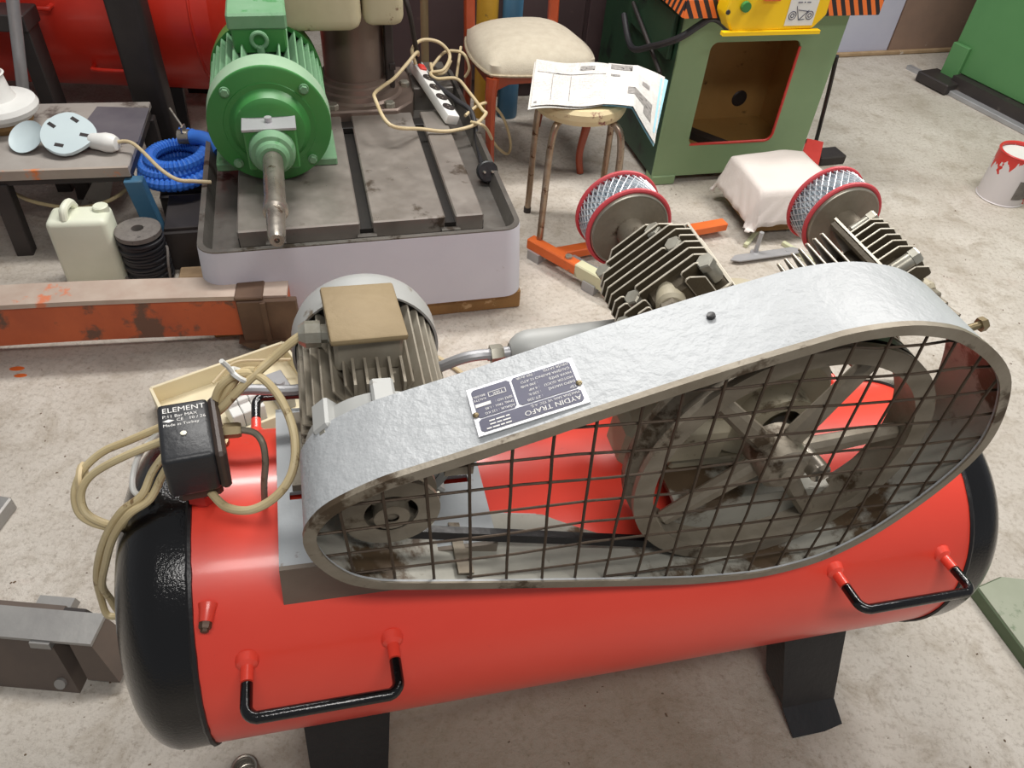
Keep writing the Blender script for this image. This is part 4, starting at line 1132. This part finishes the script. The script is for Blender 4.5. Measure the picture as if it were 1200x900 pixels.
# dark crates, wood scrap
b = B(); b.box((0, 0, .07), (.13, .22, .14), bev=.004); b.box((0, .0, .145), (.12, .2, .012), bev=.002)
single('tool_box', b, M['darksteel'], 'dark grey steel box on the floor between spool and drill base', 'box', (-1.09, 2.065, 0), 17)
b = B(); b.box((0, 0, .06), (.15, .36, .12), bev=.004); b.box((0, 0, .135), (.14, .34, .03), bev=.004)
single('tool_box', b, M['darksteel'], 'larger dark steel box under the blue hose, behind the spool', 'box', (-1.21, 2.37, 0), 17)
b = B(); b.box((0, 0, .018), (.09, .06, .036), bev=.004); single('wood_scrap', b, M['base'], 'pale wood scrap on the floor beside the black spool', 'wood', (-1.03, 1.9, 0), 14)
# blue hose
bh = thing('coiled_hose', 'coiled ribbed blue hose with a metal clamp beside the black post', 'hose', (-1.165, 2.235, .15))
pts_, rs = [], []
for k in range(560):
    t = k / 560; a = 2 * pi * 4.2 * t + .6
    rr = .098 - .02 * math.sin(a * .37)
    pts_.append((rr * math.cos(a) * .98, rr * math.sin(a) * 1.1, .02 + .095 * t)); rs.append(.0215 if k % 3 else .0165)
b = B(); b.tube(pts_, rs, 10); obj('ribbed_hose', b, M['blue'], bh, angle=0)
b = B(); b.tube(spline([(.04, .06, .135), (.08, .05, .14), (.12, .03, .135), (.15, .0, .12)], 8), .024, 12); obj('hose_end', b, M['blue'], bh)
b = B(); b.lathe((.0, .055, .135), Vector((1, .1, .05)), [(0, .024), (.035, .024), (.037, .02), (.06, .02)], 16); b.box((.02, .055, .165), (.006, .03, .02)); b.tube([(.02, .055, .17), (-.02, .08, .22)], .004, 6); obj('clamp', b, M['steel'], bh)
# loose floor spots of paint

# black post
b = B(); b.box((0, 0, 1.0), (.118, .1, 2.0), bev=.02, seg=3); single('steel_post', b, M['darksteel'], 'thick black steel post standing behind the bench and blue hose', 'post', (-1.385, 2.6, 0), 6)
# trestle
tr = thing('trestle', 'black steel trestle behind the bench in front of the red rear tank', 'trestle', (-1.87, 2.545, 0), 8)
b = B(); b.box((0, -.01, .525), (.34, .12, .055), bev=.004); obj('top', b, M['darksteel'], tr)
b = B(); b.box((-.06, -.06, .46), (.2, .012, .08), bev=.002); obj('apron', b, M['darksteel'], tr)
for x in (.14, -.14):
    b = B(); b.box((x, -.01, .25), (.05, .09, .5), bev=.003); obj('leg', b, M['darksteel'], tr)
b = B(); b.cyl((0, 0, 0), (.346, 0, 1.25), .019, n=14); single('leaning_pipe', b, M['greysteel'], 'grey steel pipe leaning in front of the red rear tank', 'pipe', (-1.841, 2.45, 0))

# red tank in the back
rt = thing('red_air_tank', 'old red horizontal air tank with rod handles at the back left behind the black post', 'tank', (-1.6, 3.05, 0), 6)
b = B(); b.lathe((-1.3, 0, .47), X, [(0, .34), (1.62, .34), (1.68, .325), (1.73, .27), (1.76, .17), (1.77, 0)], 72, cap=False); tk = obj('shell', b, M['redold'], rt)
b = B(); b.tube([Vector((-1.3 + 1.62, math.cos(2 * pi * k / 64) * .341, .47 + math.sin(2 * pi * k / 64) * .341)) for k in range(64)], .005, 6, closed=True); obj('weld_seam', b, M['redold'], rt)
for x0 in (-.36, ):
    b = B(); b.tube(spline([(x0, -.31, .52), (x0, -.36, .52), (x0 + .015, -.375, .52), (x0 + .2, -.375, .52), (x0 + .215, -.36, .52), (x0 + .215, -.31, .52)], 4), .008, 10); obj('handle', b, M['redold'], rt)
b = B(); b.tube(spline([(-.08, -.27, .3), (-.08, -.32, .3), (-.06, -.335, .3), (.06, -.335, .3), (.08, -.3, .3)], 4), .008, 10); obj('handle', b, M['redold'], rt)
for x in (-1.0, .12):
    for s in (-1, 1):
        b = B(); b.box((x, s * .17, .09), (.1, .02, .2), (X, Y, Vector((0, s * -.2, 1)).normalized())); obj('leg', b, M['blackpaint'], rt)
b = B(); b.tube(spline([(-.50, -.40, .9), (-.42, -.41, .75), (-.42, -.40, .64), (-.5, -.39, .585), (-.6, -.40, .60), (-.70, -.42, .7)], 8), .012, 10); obj('hanging_hose', b, M['hose'], rt, 'black rubber hose loop')

# ================================================================== BACKGROUND CENTRE
lk = thing('metal_locker', 'dark plum metal locker behind the drill press and the upholstered chair', 'locker', (-.03, 3.52, 0), 17)
b = B(); b.box((0, .25, .9), (1.35, .5, 1.8), bev=.006); lb = obj('cabinet', b, M['darkpurple'], lk)
for x in (-.45, 0, .45):
    b = B(); b.box((x, -.008, .92), (.43, .016, 1.66), bev=.003); dr_ = obj('door', b, M['darkpurple'], lk)
    b = B(); b.box((x + .17, -.022, .95), (.02, .016, .1), bev=.004); obj('door_handle', b, M['darksteel'], dr_)
b = B(); b.cyl((0, 0, 0), (0, 0, 1.9), .016, n=12); single('thin_pipe', b, M['tan'], 'thin tan pipe standing before the dark locker behind the drill press', 'pipe', (-.47, 3.12, 0))
b = B(); b.lathe((0, 0, 0), Z, [(0, .042), (.01, .045), (.30, .045), (.31, .042), (.6, .042), (.61, .038), (.61, 0)], 28, cap=False); single('blue_canister', b, M['bluepaint'], 'blue canister behind the upholstered chair', 'canister', (-.13, 3.29, 0))
b = B(); b.lathe((0, 0, 0), Z, [(0, .042), (.01, .045), (.58, .045), (.6, .04), (.6, 0)], 28, cap=False); single('yellow_canister', b, M['ochre'], 'dull yellow canister behind the upholstered chair, left of the blue canister', 'canister', (-.232, 3.265, 0))
# chair
ch = thing('dining_chair', 'wooden dining chair with cream upholstered seat behind the stool', 'chair', (-.055, 2.93, 0), 22)
# local: width .41 (x), depth .38 (y, away)
b = B()
sx, sy = .232, .222
vs_, fs_, nx = [], [], 12
def seat_prof(a, c): return .452 + .055 * (1 - abs(a) ** 3.5) * (1 - abs(c) ** 3.5)
for i in range(nx + 1):
    for j in range(nx + 1):
        a = -1 + 2 * i / nx; c = -1 + 2 * j / nx; wd_ = 1 - .1 * (c + 1) / 2
        vs_.append((a * sx * wd_ * math.sqrt(1 - .28 * c * c), c * sy * math.sqrt(1 - .28 * a * a), seat_prof(a, c)))
for i in range(nx):
    for j in range(nx):
        k = i * (nx + 1) + j; fs_.append((k, k + nx + 1, k + nx + 2, k + 1))
b.mesh(vs_, fs_)
edge = [(-1 + 2 * k / nx, -1) for k in range(nx)] + [(1, -1 + 2 * k / nx) for k in range(nx)] + [(1 - 2 * k / nx, 1) for k in range(nx)] + [(-1, 1 - 2 * k / nx) for k in range(nx)]
ev = []
for a, c in edge:
    wd_ = 1 - .1 * (c + 1) / 2; ev.append((a * sx * wd_ * math.sqrt(1 - .28 * c * c), c * sy * math.sqrt(1 - .28 * a * a)))
b.mesh([(p[0], p[1], .452) for p in ev] + [(p[0] * 1.01, p[1] * 1.01, .415) for p in ev], [(k, (k + 1) % len(ev), len(ev) + (k + 1) % len(ev), len(ev) + k) for k in range(len(ev))])
bmesh.ops.remove_doubles(b.bm, verts=b.bm.verts[:], dist=.0005)
obj('seat', b, M['uphol'], ch, angle=60)
b = B(); ring = [(p[0] * 1.02, p[1] * 1.02, .42) for p in ev]; b.tube(ring, .0055, 6, closed=True); obj('braid_trim', b, M['braid'], ch, 'cream braided trim')
b = B()
for y, wd_ in ((-.19, .39), (.185, .35)): b.prism([(-wd_ / 2, .415), (wd_ / 2, .415), (wd_ / 2, .36), (wd_ / 2 - .06, .385), (-wd_ / 2 + .06, .385), (-wd_ / 2, .36)], (0, y - .009, 0), X, Z, Y, .018)
for x in (-.185, .185): b.box((x, 0, .39), (.018, .37, .05))
obj('seat_rail', b, M['wood'], ch)
for x in (-1, 1):
    b = B(); b.tube(spline([(x * .195, -.195, .41), (x * .203, -.205, .34), (x * .197, -.197, .2), (x * .187, -.187, .08), (x * .195, -.2, .0)], 5), [.024 - .0095 * min(1, k / 14) for k in range(21)], 10); obj('leg', b, M['wood'], ch)
    b = B(); b.tube(spline([(x * .165, .235, 0), (x * .17, .2, .2), (x * .172, .185, .42)], 6), .016, 10); obj('leg', b, M['wood'], ch)
    b = B(); b.box((x * .172, .205, .66), (.042, .026, .5), (X, Y, Vector((0, .1, 1)).normalized()), bev=.006); obj('back_post', b, M['wood'], ch)
b = B(); b.box((0, .225, .87), (.36, .022, .08), bev=.01); obj('back_rail', b, M['wood'], ch)

# stool with newspaper
stl = thing('stool', 'round stool with paint-splashed cream seat and bent metal legs beside the green machine', 'stool', (.135, 2.325, 0))
b = B(); b.lathe((0, 0, 0), Z, [(.482, 0), (.482, .125), (.488, .14), (.505, .147), (.522, .144), (.532, .134), (.536, 0)], 40, cap=False); obj('seat', b, M['stoolseat'], stl)
for x, y in ((-.085, -.122), (-.135, .162), (.15, -.10), (.13, .16)):
    q = Vector((x, y, 0)); n1_ = q.normalized()
    b = B(); b.tube(spline([q, q * .985 + Z * .1, q * .97 + Z * .3, q * .93 + Z * .41, q * .80 + Z * .468, n1_ * .07 + Z * .478], 6), .0115, 12); lg = obj('leg', b, M['chrome'], stl)
    b = B(); b.cyl(q, q + Z * .02, .014, n=12); obj('foot_cap', b, M['darksteel'], lg)
n0 = Vector((.2, 2.33, .538))
nw = thing('newspaper', 'open newspaper lying on the round stool, one page bent down over its edge', 'newspaper', tuple(n0))
def page(P00, P10, P11, P01, m, name, dz=0, wav=.004, label=None, n=14, flat=0):
    c = [Vector(q) - n0 for q in (P00, P10, P11, P01)]
    def f(a, e):
        p = (c[0] * (1 - a) + c[1] * a) * (1 - e) + (c[3] * (1 - a) + c[2] * a) * e
        if flat:      # lies on the seat up to its edge, then bends down
            a2 = max(0, (a - flat) / (1 - flat)); p.z = ((c[0] * (1 - a2) + c[1] * a2) * (1 - e) + (c[3] * (1 - a2) + c[2] * a2) * e).z
        return p + Z * (dz + wav * math.sin(a * 7 + e * 2))
    b = B(); vs_ = [f(i / n, j / n) for i in range(n + 1) for j in range(n + 1)]; fs_ = []
    for i in range(n):
        for j in range(n):
            k = i * (n + 1) + j; fs_.append((k, k + n + 1, k + n + 2, k + 1))
    q = len(vs_); vs_ += [p - Z * .0015 for p in vs_]; fs_ += [tuple(q + t for t in g[::-1]) for g in fs_[:]]
    b.mesh(vs_, fs_); obj(name, b, m, nw, label, 50)
    return f


LP = ((-.016, 2.166, .544), (.202, 2.222, .544), (.225, 2.54, .544), (-.013, 2.52, .544))
RP = ((.202, 2.222, .546), (.376, 2.228, .432), (.42, 2.56, .51), (.225, 2.54, .546))
fl_ = page(*LP, M['newsl'], 'left_page', .002)
page((-.024, 2.152, .542), (.198, 2.222, .542), (.225, 2.535, .542), (-.018, 2.51, .542), M['paper'], 'under_page', -.001)
fr_ = page(*RP, M['newsr'], 'right_page', .002, .0015, flat=.5, label='page bent down over the seat edge')
page((.198, 2.224, .543), (.374, 2.228, .426), (.432, 2.555, .505), (.225, 2.535, .543), M['cyan'], 'colour_page', -.001, .0015, flat=.5, label='page with a printed blue margin')


def pic(f, a0, a1, e0, e1, m='photo'):
    b = B(); vs_ = [f(a0 + (a1 - a0) * i / 4, e0 + (e1 - e0) * j / 3) + Z * .0012 for i in range(5) for j in range(4)]
    b.mesh(vs_, [(i * 4 + j, i * 4 + 4 + j, i * 4 + 5 + j, i * 4 + 1 + j) for i in range(4) for j in range(3)])
    obj('printed_picture', b, M[m], nw, angle=0)


pic(fl_, .62, .82, .80, .90); pic(fl_, .04, .98, .70, .715); pic(fl_, .03, .07, .05, .08); pic(fl_, .5, .508, .1, .68); pic(fl_, .25, .258, .1, .68)
pic(fr_, .05, .42, .84, .97); pic(fr_, .06, .22, .66, .71); pic(fr_, .38, .85, .28, .44); pic(fr_, .7, .86, .16, .28); pic(fr_, .62, .76, .62, .70); pic(fr_, .93, .965, .1, .95, 'cyan')

# ================================================================== GREEN MACHINE (centre right)
gmx = thing('green_machine_stand', 'green machine stand with square opening, hazard-striped tray and brown inside', 'machine', (.484, 2.768, 0), 17.1)
W_, H_, D_ = .645, .66, .75


def ring_face(outer, inner, y, th, b):
    n = len(inner)
    m = n // 4
    vs_ = [(p[0], y, p[1]) for p in outer] + [(p[0], y, p[1]) for p in inner]
    fs_ = []
    # each outer corner fans to its quarter of the inner loop
    for c in range(4):
        for k in range(m - 1): fs_.append((c, 4 + c * m + k + 1, 4 + c * m + k))
        fs_.append((c, (c + 1) % 4, 4 + ((c + 1) * m) % n, 4 + c * m + m - 1))
    b.mesh(vs_, fs_)


inner = rrect(.122, .483, .165, .553, .028, 5)
outer = [(W_, H_), (0, H_), (0, .035), (W_, .035)]
b = B(); ring_face(outer, inner, 0, 0, b); ring_face(outer, inner, .012, 0, b)
b.mesh([(p[0], 0, p[1]) for p in inner] + [(p[0], .012, p[1]) for p in inner], [(k, (k + 1) % len(inner), len(inner) + (k + 1) % len(inner), len(inner) + k) for k in range(len(inner))])
b.mesh([(p[0], 0, p[1]) for p in outer] + [(p[0], .012, p[1]) for p in outer], [(k, (k + 1) % 4, 4 + (k + 1) % 4, 4 + k) for k in range(4)])
obj('front_panel', b, M['mgreen'], gmx, angle=20)
b = B(); b.box((.004, D_ / 2 + .01, .35), (.008, D_, .63)); obj('side_panel', b, M['darkgreen'], gmx, 'side panel, its shade painted in as dark green')  # this side's shade is put into its dark green colour
b = B(); b.box((W_ - .004, D_ / 2 + .01, .35), (.008, D_, .63)); obj('side_panel', b, M['mgreen'], gmx)
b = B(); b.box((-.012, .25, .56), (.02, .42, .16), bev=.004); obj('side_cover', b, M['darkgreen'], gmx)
DI = .34
b = B(); b.box((W_ / 2, DI, .35), (W_ - .02, .01, .6)); b.box((W_ / 2, DI / 2 + .01, .1), (W_ - .02, DI - .02, .01)); b.box((.016, DI / 2 + .01, .35), (.01, DI - .02, .5)); b.box((W_ - .016, DI / 2 + .01, .35), (.01, DI - .02, .5)); b.box((W_ / 2, .27, .6), (W_ - .02, .14, .01))
obj('inner_lining', b, M['inner'], gmx, 'tan-brown painted inside')
b = B(); b.box((.28, .06, .575), (.3, .05, .045)); obj('inner_ledge', b, M['woodplinth'], gmx)
b = B(); b.box((.24, .17, .118), (.05, .34, .03), (Vector((.8, .6, 0)), Vector((-.6, .8, 0)), Z)); obj('inner_bar', b, M['darksteel'], gmx)
b = B(); b.lathe((.50, DI - .006, .19), -Y, [(0, .035), (.004, .03), (.006, .012), (.004, 0)], 16, cap=False); obj('cable_hole', b, M['darksteel'], gmx)
b = B(); b.tube([(.483, .003, .53), (.483, .003, .3), (.483, .003, .193), (.479, .003, .179), (.469, .003, .169), (.455, .003, .165), (.3, .003, .165), (.13, .003, .166)], .0055, 8)
obj('opening_trim', b, M['redtrim'], gmx, 'red painted edge of the opening')
b = B(); b.box((W_ / 2, .32, .685), (W_ + .08, .8, .03), bev=.004); obj('tray', b, M['mgreen'], gmx)
b = B(); b.box((W_ / 2 - .0, -.082, .695), (W_ + .1, .012, .06), bev=.002); obj('hazard_lip', b, M['hazard'], gmx, 'orange and black striped tray lip')
b = B(); b.box((-.048, .32, .695), (.012, .8, .06), bev=.002); obj('hazard_lip', b, M['hazard'], gmx)
for x, y in ((.05, .03), (W_ - .06, .03), (.05, D_ - .05), (W_ - .06, D_ - .05)):
    b = B(); b.box((x, y, .02), (.1, .07, .04), bev=.004); obj('foot', b, M['mgreen'], gmx)
yb = B()
pyp = [(.0, 0), (.06, -.075), (.36, -.075), (.395, -.02), (.395, .06), (.0, .06)]
ysec = [(.025, .70), (.06, .645), (.36, .65), (.40, .695), (.395, .76), (.03, .755)]
b = B(); b.prism(ysec, (.03, -.165, 0), X, Z, Y, .075, bev=.006)
yl = obj('control_housing', b, M['yellow'], gmx, 'yellow housing with a bicycle drawing sticker')
b = B(); b.box((.235, -.168, .645), (.36, .02, .012)); obj('housing_lip', b, M['yellow'], gmx)
b = B(); b.lathe((.115, -.168, .728), -Y, [(0, .017), (.012, .016), (.014, 0)], 16, cap=False); obj('push_button', b, M['green'], gmx, 'green push button')
b = B(); b.lathe((.06, -.166, .71), -Y, [(0, .008), (.004, .007), (.005, 0)], 12, cap=False); obj('screw', b, M['darksteel'], gmx)
b = B(); b.box((.2, -.166, .762), (.06, .04, .03), bev=.003); obj('lever_block', b, M['orange'], gmx)
yf = -.1655
b = B(); b.box((.33, yf, .705), (.105, .002, .082), (X, Y, Z)); stk = obj('sticker', b, M['white'], gmx, 'white sticker with a two-wheeled drawing')
b = B()
def bar(x0, z0, x1, z1, r=.0014): b.cyl((x0, yf - .0012, z0), (x1, yf - .0012, z1), r, n=5)
def circ(x, z, r, rr=.0014): b.tube([(x + r * math.cos(2 * pi * k / 18), yf - .0012, z + r * math.sin(2 * pi * k / 18)) for k in range(18)], rr, 5, closed=True)
for x in (.298, .362): circ(x, .696, .013); circ(x, .696, .006)
bar(.306, .725, .325, .682); bar(.325, .682, .355, .712); bar(.315, .713, .35, .709); bar(.325, .682, .345, .684)
for x0, x1 in ((.306, .322), (.328, .333), (.339, .352)): bar(x0, .737, x1, .737, .0018)
obj('sticker_drawing', b, M['ink'], gmx, angle=0)
b = B(); b.tube(spline([(-.04, .45, .5), (-.05, .3, .43), (-.05, .12, .50), (-.03, -.03, .58), (.03, -.05, .63), (.06, -.06, .655), (.1, -.05, .645), (.14, -.05, .62)], 8), .012, 10); obj('power_cable', b, M['hose'], gmx)
b = B(); b.tube([(-.03, .4, .56), (-.03, .05, .43)], .008, 8); obj('linkage_rod', b, M['darksteel'], gmx)
# bent black rod on the right of it
b = B(); b.tube(spline([(.0, 0, .0), (.002, 0, .005)], 2) + [Vector((.0, .0, .02)), Vector((-.045, -.06, .26)), Vector((-.078, -.1, .42))], .009, 8); b.tube([(.0, 0, .009), (-.16, .0, .02)], .008, 8)
single('bent_rod', b, M['blackpaint'], 'thin black bent rod standing on the floor right of the green stand', 'rod', (1.262, 3.27, 0))
wdg = B(); wdg.box((0, 0, .03), (.07, .28, .02), (Vector((.95, -.3, 0)).normalized(), Vector((.3, .95, .12)).normalized(), Z), bev=.002); wdg.box((-.036, 0, .022), (.008, .22, .03), (Vector((.95, -.3, 0)).normalized(), Vector((.3, .95, .12)).normalized(), Z))
single('red_channel', wdg, M['redtrim'], 'short red painted steel channel on the floor beside the green stand', 'steel bar', (1.175, 3.03, .012))
b = B(); b.box((0, 0, .02), (.13, .09, .04), bev=.006); single('steel_block', b, M['darksteel'], 'grey steel block on the floor behind the red channel', 'steel block', (1.275, 3.12, 0), 20)

# right green machine
rm = thing('green_machine', 'bright green machine cabinet at the right edge of the photo', 'machine', (2.125, 4.15, 0), -62)
# local x runs towards the viewer along its visible side
b = B(); b.box((1.0, .4, .72), (2.0, .8, 1.28), bev=.006); obj('cabinet', b, M['brightgreen'], rm)
b = B(); b.box((.05, -.012, .13), (.1, .024, .16), bev=.004); obj('corner_bracket', b, M['brightgreen'], rm)
b = B(); b.box((.05, -.06, .03), (.2, .14, .05), bev=.006); obj('foot_pad', b, M['darksteel'], rm, 'dark grey cast foot pad')
b = B(); b.box((1.05, .1, .04), (1.9, .3, .08)); obj('base_frame', b, M['darksteel'], rm)
b = B(); b.box((1.05, -.07, .012), (1.9, .05, .024), bev=.003); b.box((-.12, -.03, .01), (.14, .03, .02)); obj('floor_rail', b, M['greysteel'], rm, 'pale steel rail along its foot')

# paint can
pc_ = thing('paint_can', 'white paint can streaked with red paint on the floor at the right', 'paint can', (1.955, 2.93, 0))
b = B(); b.lathe((0, 0, 0), Z, [(0, 0), (0, .09), (.003, .093), (.006, .09), (.196, .09), (.2, .093), (.204, .09), (.2, .082), (.19, .082)], 44, cap=False); obj('can', b, M['can'], pc_)
b = B(); b.lathe((0, 0, .188), Z, [(0, .0), (0, .083)], 32, cap=False); obj('dried_paint', b, M['white'], pc_)
b = B()
for k in range(14):
    a = R(-95 + k * 3.4); a2 = R(-95 + (k + 1) * 3.4)
    b.mesh([(.0908 * math.cos(a), .0908 * math.sin(a), .035), (.0908 * math.cos(a2), .0908 * math.sin(a2), .035), (.0908 * math.cos(a2), .0908 * math.sin(a2), .115), (.0908 * math.cos(a), .0908 * math.sin(a), .115)], [(0, 1, 2, 3)])
obj('label_block', b, M['spool'], pc_, 'grey printed label block')

# ================================================================== CLOTH, ORANGE FRAME, BRACKET
cl = thing('covered_box', 'low box draped with a white dust cloth behind the right air filter', 'covered box', (.925, 2.60, 0), 16)
b = B(); b.box((0, 0, .102), (.26, .24, .17), bev=.004); obj('box', b, M['woodplinth'], cl)
b = B(); nx = 30; vs_, fs_ = [], []
for i in range(nx + 1):
    for j in range(nx + 1):
        x = -.27 + .54 * i / nx; y = -.26 + .52 * j / nx
        ox = max(0, abs(x) - .145); oy = max(0, abs(y) - .13)
        drop = ox + oy
        xx = math.copysign(min(abs(x), .145) + ox * .22, x); yy = math.copysign(min(abs(y), .13) + oy * .22, y)
        z_ = .20 - drop * .97 + .007 * noise.noise(Vector((x * 9, y * 9, 0))) + .012 * noise.noise(Vector((x * 4, y * 4, 3)))
        fo = drop * .12 * math.sin((x + y * (1 if x * y < 0 else -1)) * 48)
        if ox > oy: yy += fo * .18; xx += math.copysign(fo, x) * .6
        else: xx += fo * .18; yy += math.copysign(fo, y) * .6
        vs_.append((xx, yy, max(.045 + .03 * noise.noise(Vector((x * 7, y * 7, 1))), z_)))
for i in range(nx):
    for j in range(nx):
        k = i * (nx + 1) + j; fs_.append((k, k + nx + 1, k + nx + 2, k + 1))
b.mesh(vs_, fs_); clo = obj('cloth', b, M['cloth'], cl, angle=80)
md = clo.modifiers.new('thickness', 'SOLIDIFY'); md.thickness = .003; md.offset = 1

of = thing('orange_frame', 'orange and mint folding steel frame lying on the floor behind the left pump head', 'steel frame', (.085, 2.175, 0), 25)
fx, fy = Vector((.44, -.9, 0)).normalized(), Vector((.9, .44, 0)).normalized()      # cross direction toward the compressor
b = B(); b.box((.36, -.02, .04), (.68, .042, .03), bev=.003); obj('long_bar', b, M['orange'], of)
q0 = Vector((-.035, .045, .05))
b = B(); b.box(q0 + fx * .09, (.038, .22, .04), (fy, fx, Z), bev=.004); obj('cross_bar', b, M['orange'], of)
b = B(); b.box(q0 + fx * .29, (.04, .2, .05), (fy, fx, Z), bev=.004); obj('cross_bar', b, M['mint'], of, 'mint green end section')
b = B(); b.box(q0 + fx * .24 + fy * .05 - Z * .02, (.03, .26, .02), (fy, fx, Z)); obj('inner_rail', b, M['greysteel'], of)
b = B(); b.cyl(q0 + fx * .15 + Z * .015, q0 + fx * .15 + Z * .028, .012, n=12); obj('pivot_bolt', b, M['bolt'], of)
for k in (.02, .26):
    b = B(); b.box(q0 + fx * k - fy * .012 - Z * .033, (.03, .05, .034), (fy, fx, Z)); obj('lug', b, M['greysteel'], of)
b = B(); b.prism([(0, -.016), (.24, -.02), (.26, 0), (.24, .02), (.0, .022), (-.03, .0)], (0, 0, .012), Vector((.93, .37, 0)), Vector((-.37, .93, 0)), Z, .006, bev=.001)
b.lathe((.07, .05, .0), Z, [(0, .018), (.018, .018), (.02, .008), (.1, .008)], 14); b.lathe((.19, .075, .018), Z, [(0, .007), (.002, .006)], 10)
single('flat_bracket', b, M['greysteel'], 'flat grey steel strap with a stud on the floor before the covered box', 'bracket', (.755, 2.27, 0))
for i, (x, y, yw_, l_) in enumerate(((.84, 2.44, 60, .16), (.99, 2.36, -50, .14), (1.03, 2.28, -60, .12))):
    b = B(); b.box((0, 0, .008), (l_, .016, .016), bev=.002)
    single('wood_strip', b, M['mint'], ('pale wood strip on the floor beside the strap\'s stud', 'pale wood strip lying behind the right cylinder fins', 'shortest pale wood strip, nearest the right cylinder fins')[i], 'wood', (x, y, 0), yw_, 'pale wood strips on the floor')

# breaker enclosure behind the tank
bo_ = Vector((-.73, 1.345, 0))
bk = thing('breaker_box', 'cream plastic breaker box lying open on the floor behind the compressor', 'breaker box', tuple(bo_), 38)
b = B(); b.box((.02, .0, .008), (.36, .26, .016), bev=.002)
for x, y, sx_, sy_ in ((.02, .13, .36, .008), (.02, -.13, .36, .008), (-.16, 0, .008, .26), (.2, 0, .008, .26)): b.box((x, y, .035), (sx_, sy_, .07), bev=.001)
obj('enclosure', b, M['creambox'], bk)
for i in range(3):
    b = B(); x = -.01 + i * .028
    b.box((x, -.06, .065), (.0265, .1, .07), bev=.002); b.box((x, -.05, .104), (.0265, .05, .016), bev=.002); br = obj('breaker', b, M['white'], bk)
    b = B(); b.box((x, -.046, .118), (.015, .024, .02), bev=.002); obj('toggle', b, M['plastic'], br, 'black toggle')
b = B(); b.box((.125, -.03, .05), (.045, .085, .07), bev=.003); b.cyl((.125, -.04, .08), (.125, -.04, .095), .012); obj('contactor', b, M['greysteel'], bk)
b = B(); b.tube(spline([(-.02, .06, .075), (.05, .09, .09), (.12, .075, .08), (.19, .05, .07)], 6), .0045, 8); obj('wire', b, M['cord2'], bk)
# thin cord on the floor behind the compressor
b = B(); b.tube(spline([(-.24, .12, .006), (-.12, .09, .006), (0, .0, .006), (.08, -.09, .006), (.1, -.2, .006)], 8), .0065, 8)
single('floor_cord', b, M['cord2'], 'pale cord lying on the floor between drill base and silencer', 'cord', (-.12, 1.55, 0))

# green plate bottom right
pg_ = [(0, 0), (.09, -.30), (.40, -.27), (.25, .03), (.07, .035)]
gp = thing('green_plate', 'thick green-grey steel plate on the floor at the bottom right corner', 'steel plate', (1.098, .985, 0))
b = B(); b.prism(pg_, (0, 0, 0), X, Y, Z, .034, bev=.002); obj('plate_body', b, M['mossgreen'], gp)
b = B(); b.prism([(p[0] * .98 + .004, p[1] * .98 - .002) for p in pg_], (0, 0, .034), X, Y, Z, .003); obj('worn_face', b, M['greenplate'], gp, 'pale worn top face')

for x, y, r_ in ((-1.362, 1.443, .020), (-1.339, 1.418, .017)):
    b = B(); b.lathe((0, 0, 0), Z, [(0, r_), (.0008, r_ * .9), (.0008, 0)], 14, cap=False); b.bm.verts.ensure_lookup_table()
    for q in b.bm.verts: q.co.y *= .45
    single('paint_spot', b, M['orange'], 'dried orange paint spot on the floor in front of the orange beam, ' + ('left one' if x < -1.35 else 'right one'), 'paint spot', (x, y, 0), 10, 'orange paint spots on the floor')

# ================================================================== FLOOR DEBRIS (nobody could count it)
b = B(); rng = random.Random(11)
def chip(x, y, s):
    an = rng.uniform(0, pi); q = Vector((math.cos(an), math.sin(an), 0))
    b.box((x, y, s * .25), (s * rng.uniform(.8, 1.8), s * rng.uniform(.5, 1), s * .5), (q, Z.cross(q), Z), taper=(.5, .5))
for k in range(150):
    chip(rng.uniform(-.35, 1.5), rng.uniform(.42, 1.1), rng.choice((.002, .003, .003, .005)))
for k in range(60): chip(.33 + rng.gauss(0, .02), .50 + rng.gauss(0, .012), rng.uniform(.003, .009))
for k in range(120): chip(rng.uniform(-1.3, -.3), rng.uniform(.45, 1.4), rng.choice((.002, .003, .004)))
for k in range(120): chip(rng.uniform(.2, 2.2), rng.uniform(1.2, 2.8), rng.choice((.002, .003, .0045)))
o = obj('floor_grit', b, M['debris'], angle=0); o['kind'] = 'stuff'; tag(o, 'scattered dark grit and chips on the concrete floor', 'grit')
